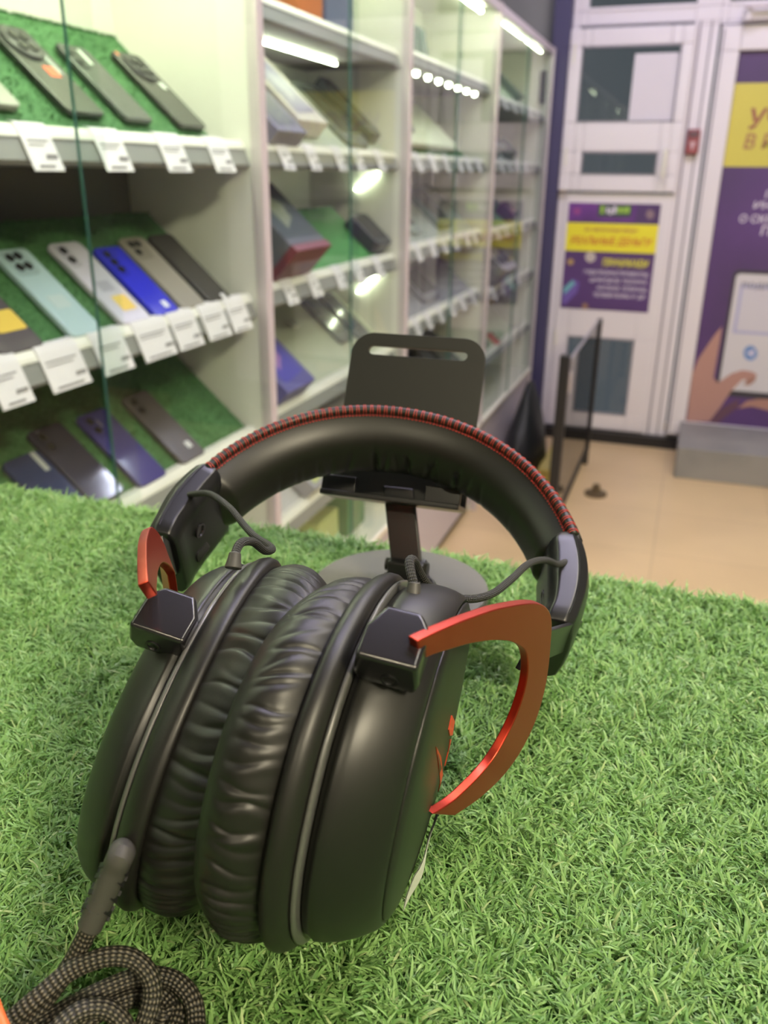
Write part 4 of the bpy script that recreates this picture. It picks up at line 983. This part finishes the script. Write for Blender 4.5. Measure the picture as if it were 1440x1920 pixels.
# ---- short braided leads between cups and band
def lead(pts, sleeve, side):
    P = catmull([dep(*p) for p in pts], 10)
    o = MB().tube([w(p) for p in P], .00118, 12, uvt=True).build('braided_lead', M['braid'], hs, smooth=True)
    S0_, S1_ = dep(*sleeve[0]), dep(*sleeve[1])
    MB().tube([w(S0_), w(S0_*.5+S1_*.5), w(S1_)], [.0015, .0018, .0023], 16).build('strain_relief', M['rubber'], hs, bevel=.0003)
lead([(1064, 1052, .302), (1046, 1058, .294), (1020, 1050, .283), (990, 1058, .270), (960, 1085, .258), (925, 1112, .246), (885, 1123, .237), (840, 1117, .230), (805, 1098, .224), (785, 1070, .219), (776, 1051, .214), (768, 1052, .210), (770, 1072, .2075), (776, 1098, .206)], ((777, 1092, .2060), (773, 1128, .2055)), 1)
lead([(350, 930, .320), (364, 926, .312), (395, 927, .300), (430, 952, .289), (458, 985, .280), (478, 1006, .2700), (500, 1020, .258), (510, 1030, .247), (496, 1032, .236), (474, 1016, .228), (452, 1018, .221), (441, 1038, .217), (440, 1052, .215)], ((441, 1036, .2155), (437, 1066, .2145)), -1)

# ---- main cable with slotted boot, bundled in loops
bpts = [pz(228, 1600, .0430), pz(214, 1632, .0395), pz(190, 1688, .0330), pz(168, 1738, .0275)]
bpts.insert(0, CD+(bpts[0]*1.1-bpts[1]*.1-CD)*1.06); BP = catmull(bpts, 8); m_ = len(BP)
boot = MB().tube([w(p) for p in BP], [.0030-.0003*(i/m_) for i in range(m_)], 24).build('cable_boot', M['rubber'], hs, bevel=.0004)
# slots cut around the boot: dark recesses
d_ = (BP[-1]-BP[0]); d_ /= np.linalg.norm(d_); sd = np.cross(d_, [0, 0, 1.]); sd /= np.linalg.norm(sd); un = np.cross(sd, d_)
mb = MB()
for row, phi in enumerate((-70, -10, 50, 110, 170, 230)):
    for k in range(4):
        f = .50 + .115*k + (.055 if row % 2 else 0); c = BP[int(f*(m_-1))]
        a = radians(phi); rd = cos(a)*sd + sin(a)*un; tg = -sin(a)*sd + cos(a)*un
        mb.box(w(c + rd*.00280), (.0011, .0024, .0006), (wv(d_), wv(tg), wv(rd)))
mb.build('boot_slots', M['dark'], boot)
def cable(pts, r=.0021, per=9, name='cable'):
    P = catmull([pz(*p) for p in pts], per); return MB().tube([w(p) for p in P], r, 14, uvt=True).build(name, M['braid2'], hs, smooth=True)
main = [(172, 1730, .0275), (158, 1760, .0235), (128, 1815, .017), (90, 1868, .0125), (52, 1915, .0095), (20, 1960, .0085), (-40, 2040, .008), (-110, 2075, .008), (-150, 2010, .009),
        (-90, 1960, .010), (0, 1925, .012), (70, 1872, .016), (130, 1822, .019), (190, 1796, .021), (242, 1795, .0205), (276, 1822, .0175), (286, 1862, .0135), (272, 1915, .0095), (245, 1965, .007), (180, 2040, .006), (80, 2075, .006), (-20, 2050, .006),
        (-60, 2000, .006), (20, 1955, .0075), (110, 1900, .0095), (190, 1858, .0105), (260, 1832, .0105), (320, 1835, .0095), (358, 1868, .0080), (368, 1915, .006), (360, 1980, .005), (300, 2060, .005), (180, 2110, .005),
        (60, 2090, .005), (10, 2020, .006), (60, 1960, .006), (140, 1915, .0065), (215, 1872, .0065), (285, 1862, .006), (325, 1890, .0045), (330, 1940, .004), (300, 2000, .004), (200, 2050, .004)]
cable(main)
cable([(200, 2050, .004), (110, 2060, .005), (60, 2000, .010), (100, 1940, .014), (150, 1897, .0155), (200, 1892, .0145), (235, 1925, .011), (240, 1975, .008), (200, 2030, .0055)])
cable([(200, 2030, .0055), (140, 2060, .006), (80, 2000, .0075), (130, 1935, .0085), (205, 1888, .0085), (262, 1872, .0070), (300, 1905, .0045), (335, 1900, .0045), (300, 1990, .004)])
# orange band around the bundle
mb = MB(); cc = pz(-2, 1925, .012); ax = pz(45, 1890, .012)-cc; ax /= np.linalg.norm(ax); s2 = np.cross([0, 0, 1.], ax); s2 /= np.linalg.norm(s2)
pts = [w(cc + s2*.0105*cos(a) + np.array([0, 0, 1.])*(.0085*sin(a)-.001) + ax*.0012*sin(2*a)) for a in np.linspace(0, 2*pi, 40, endpoint=False)]
mb.tube(pts, .0013, 12, loop=True); tie = mb.build('cable_tie', M['orange'], smooth=True); tag(tie, 'orange rubber tie around the coiled black cable', 'cable tie')
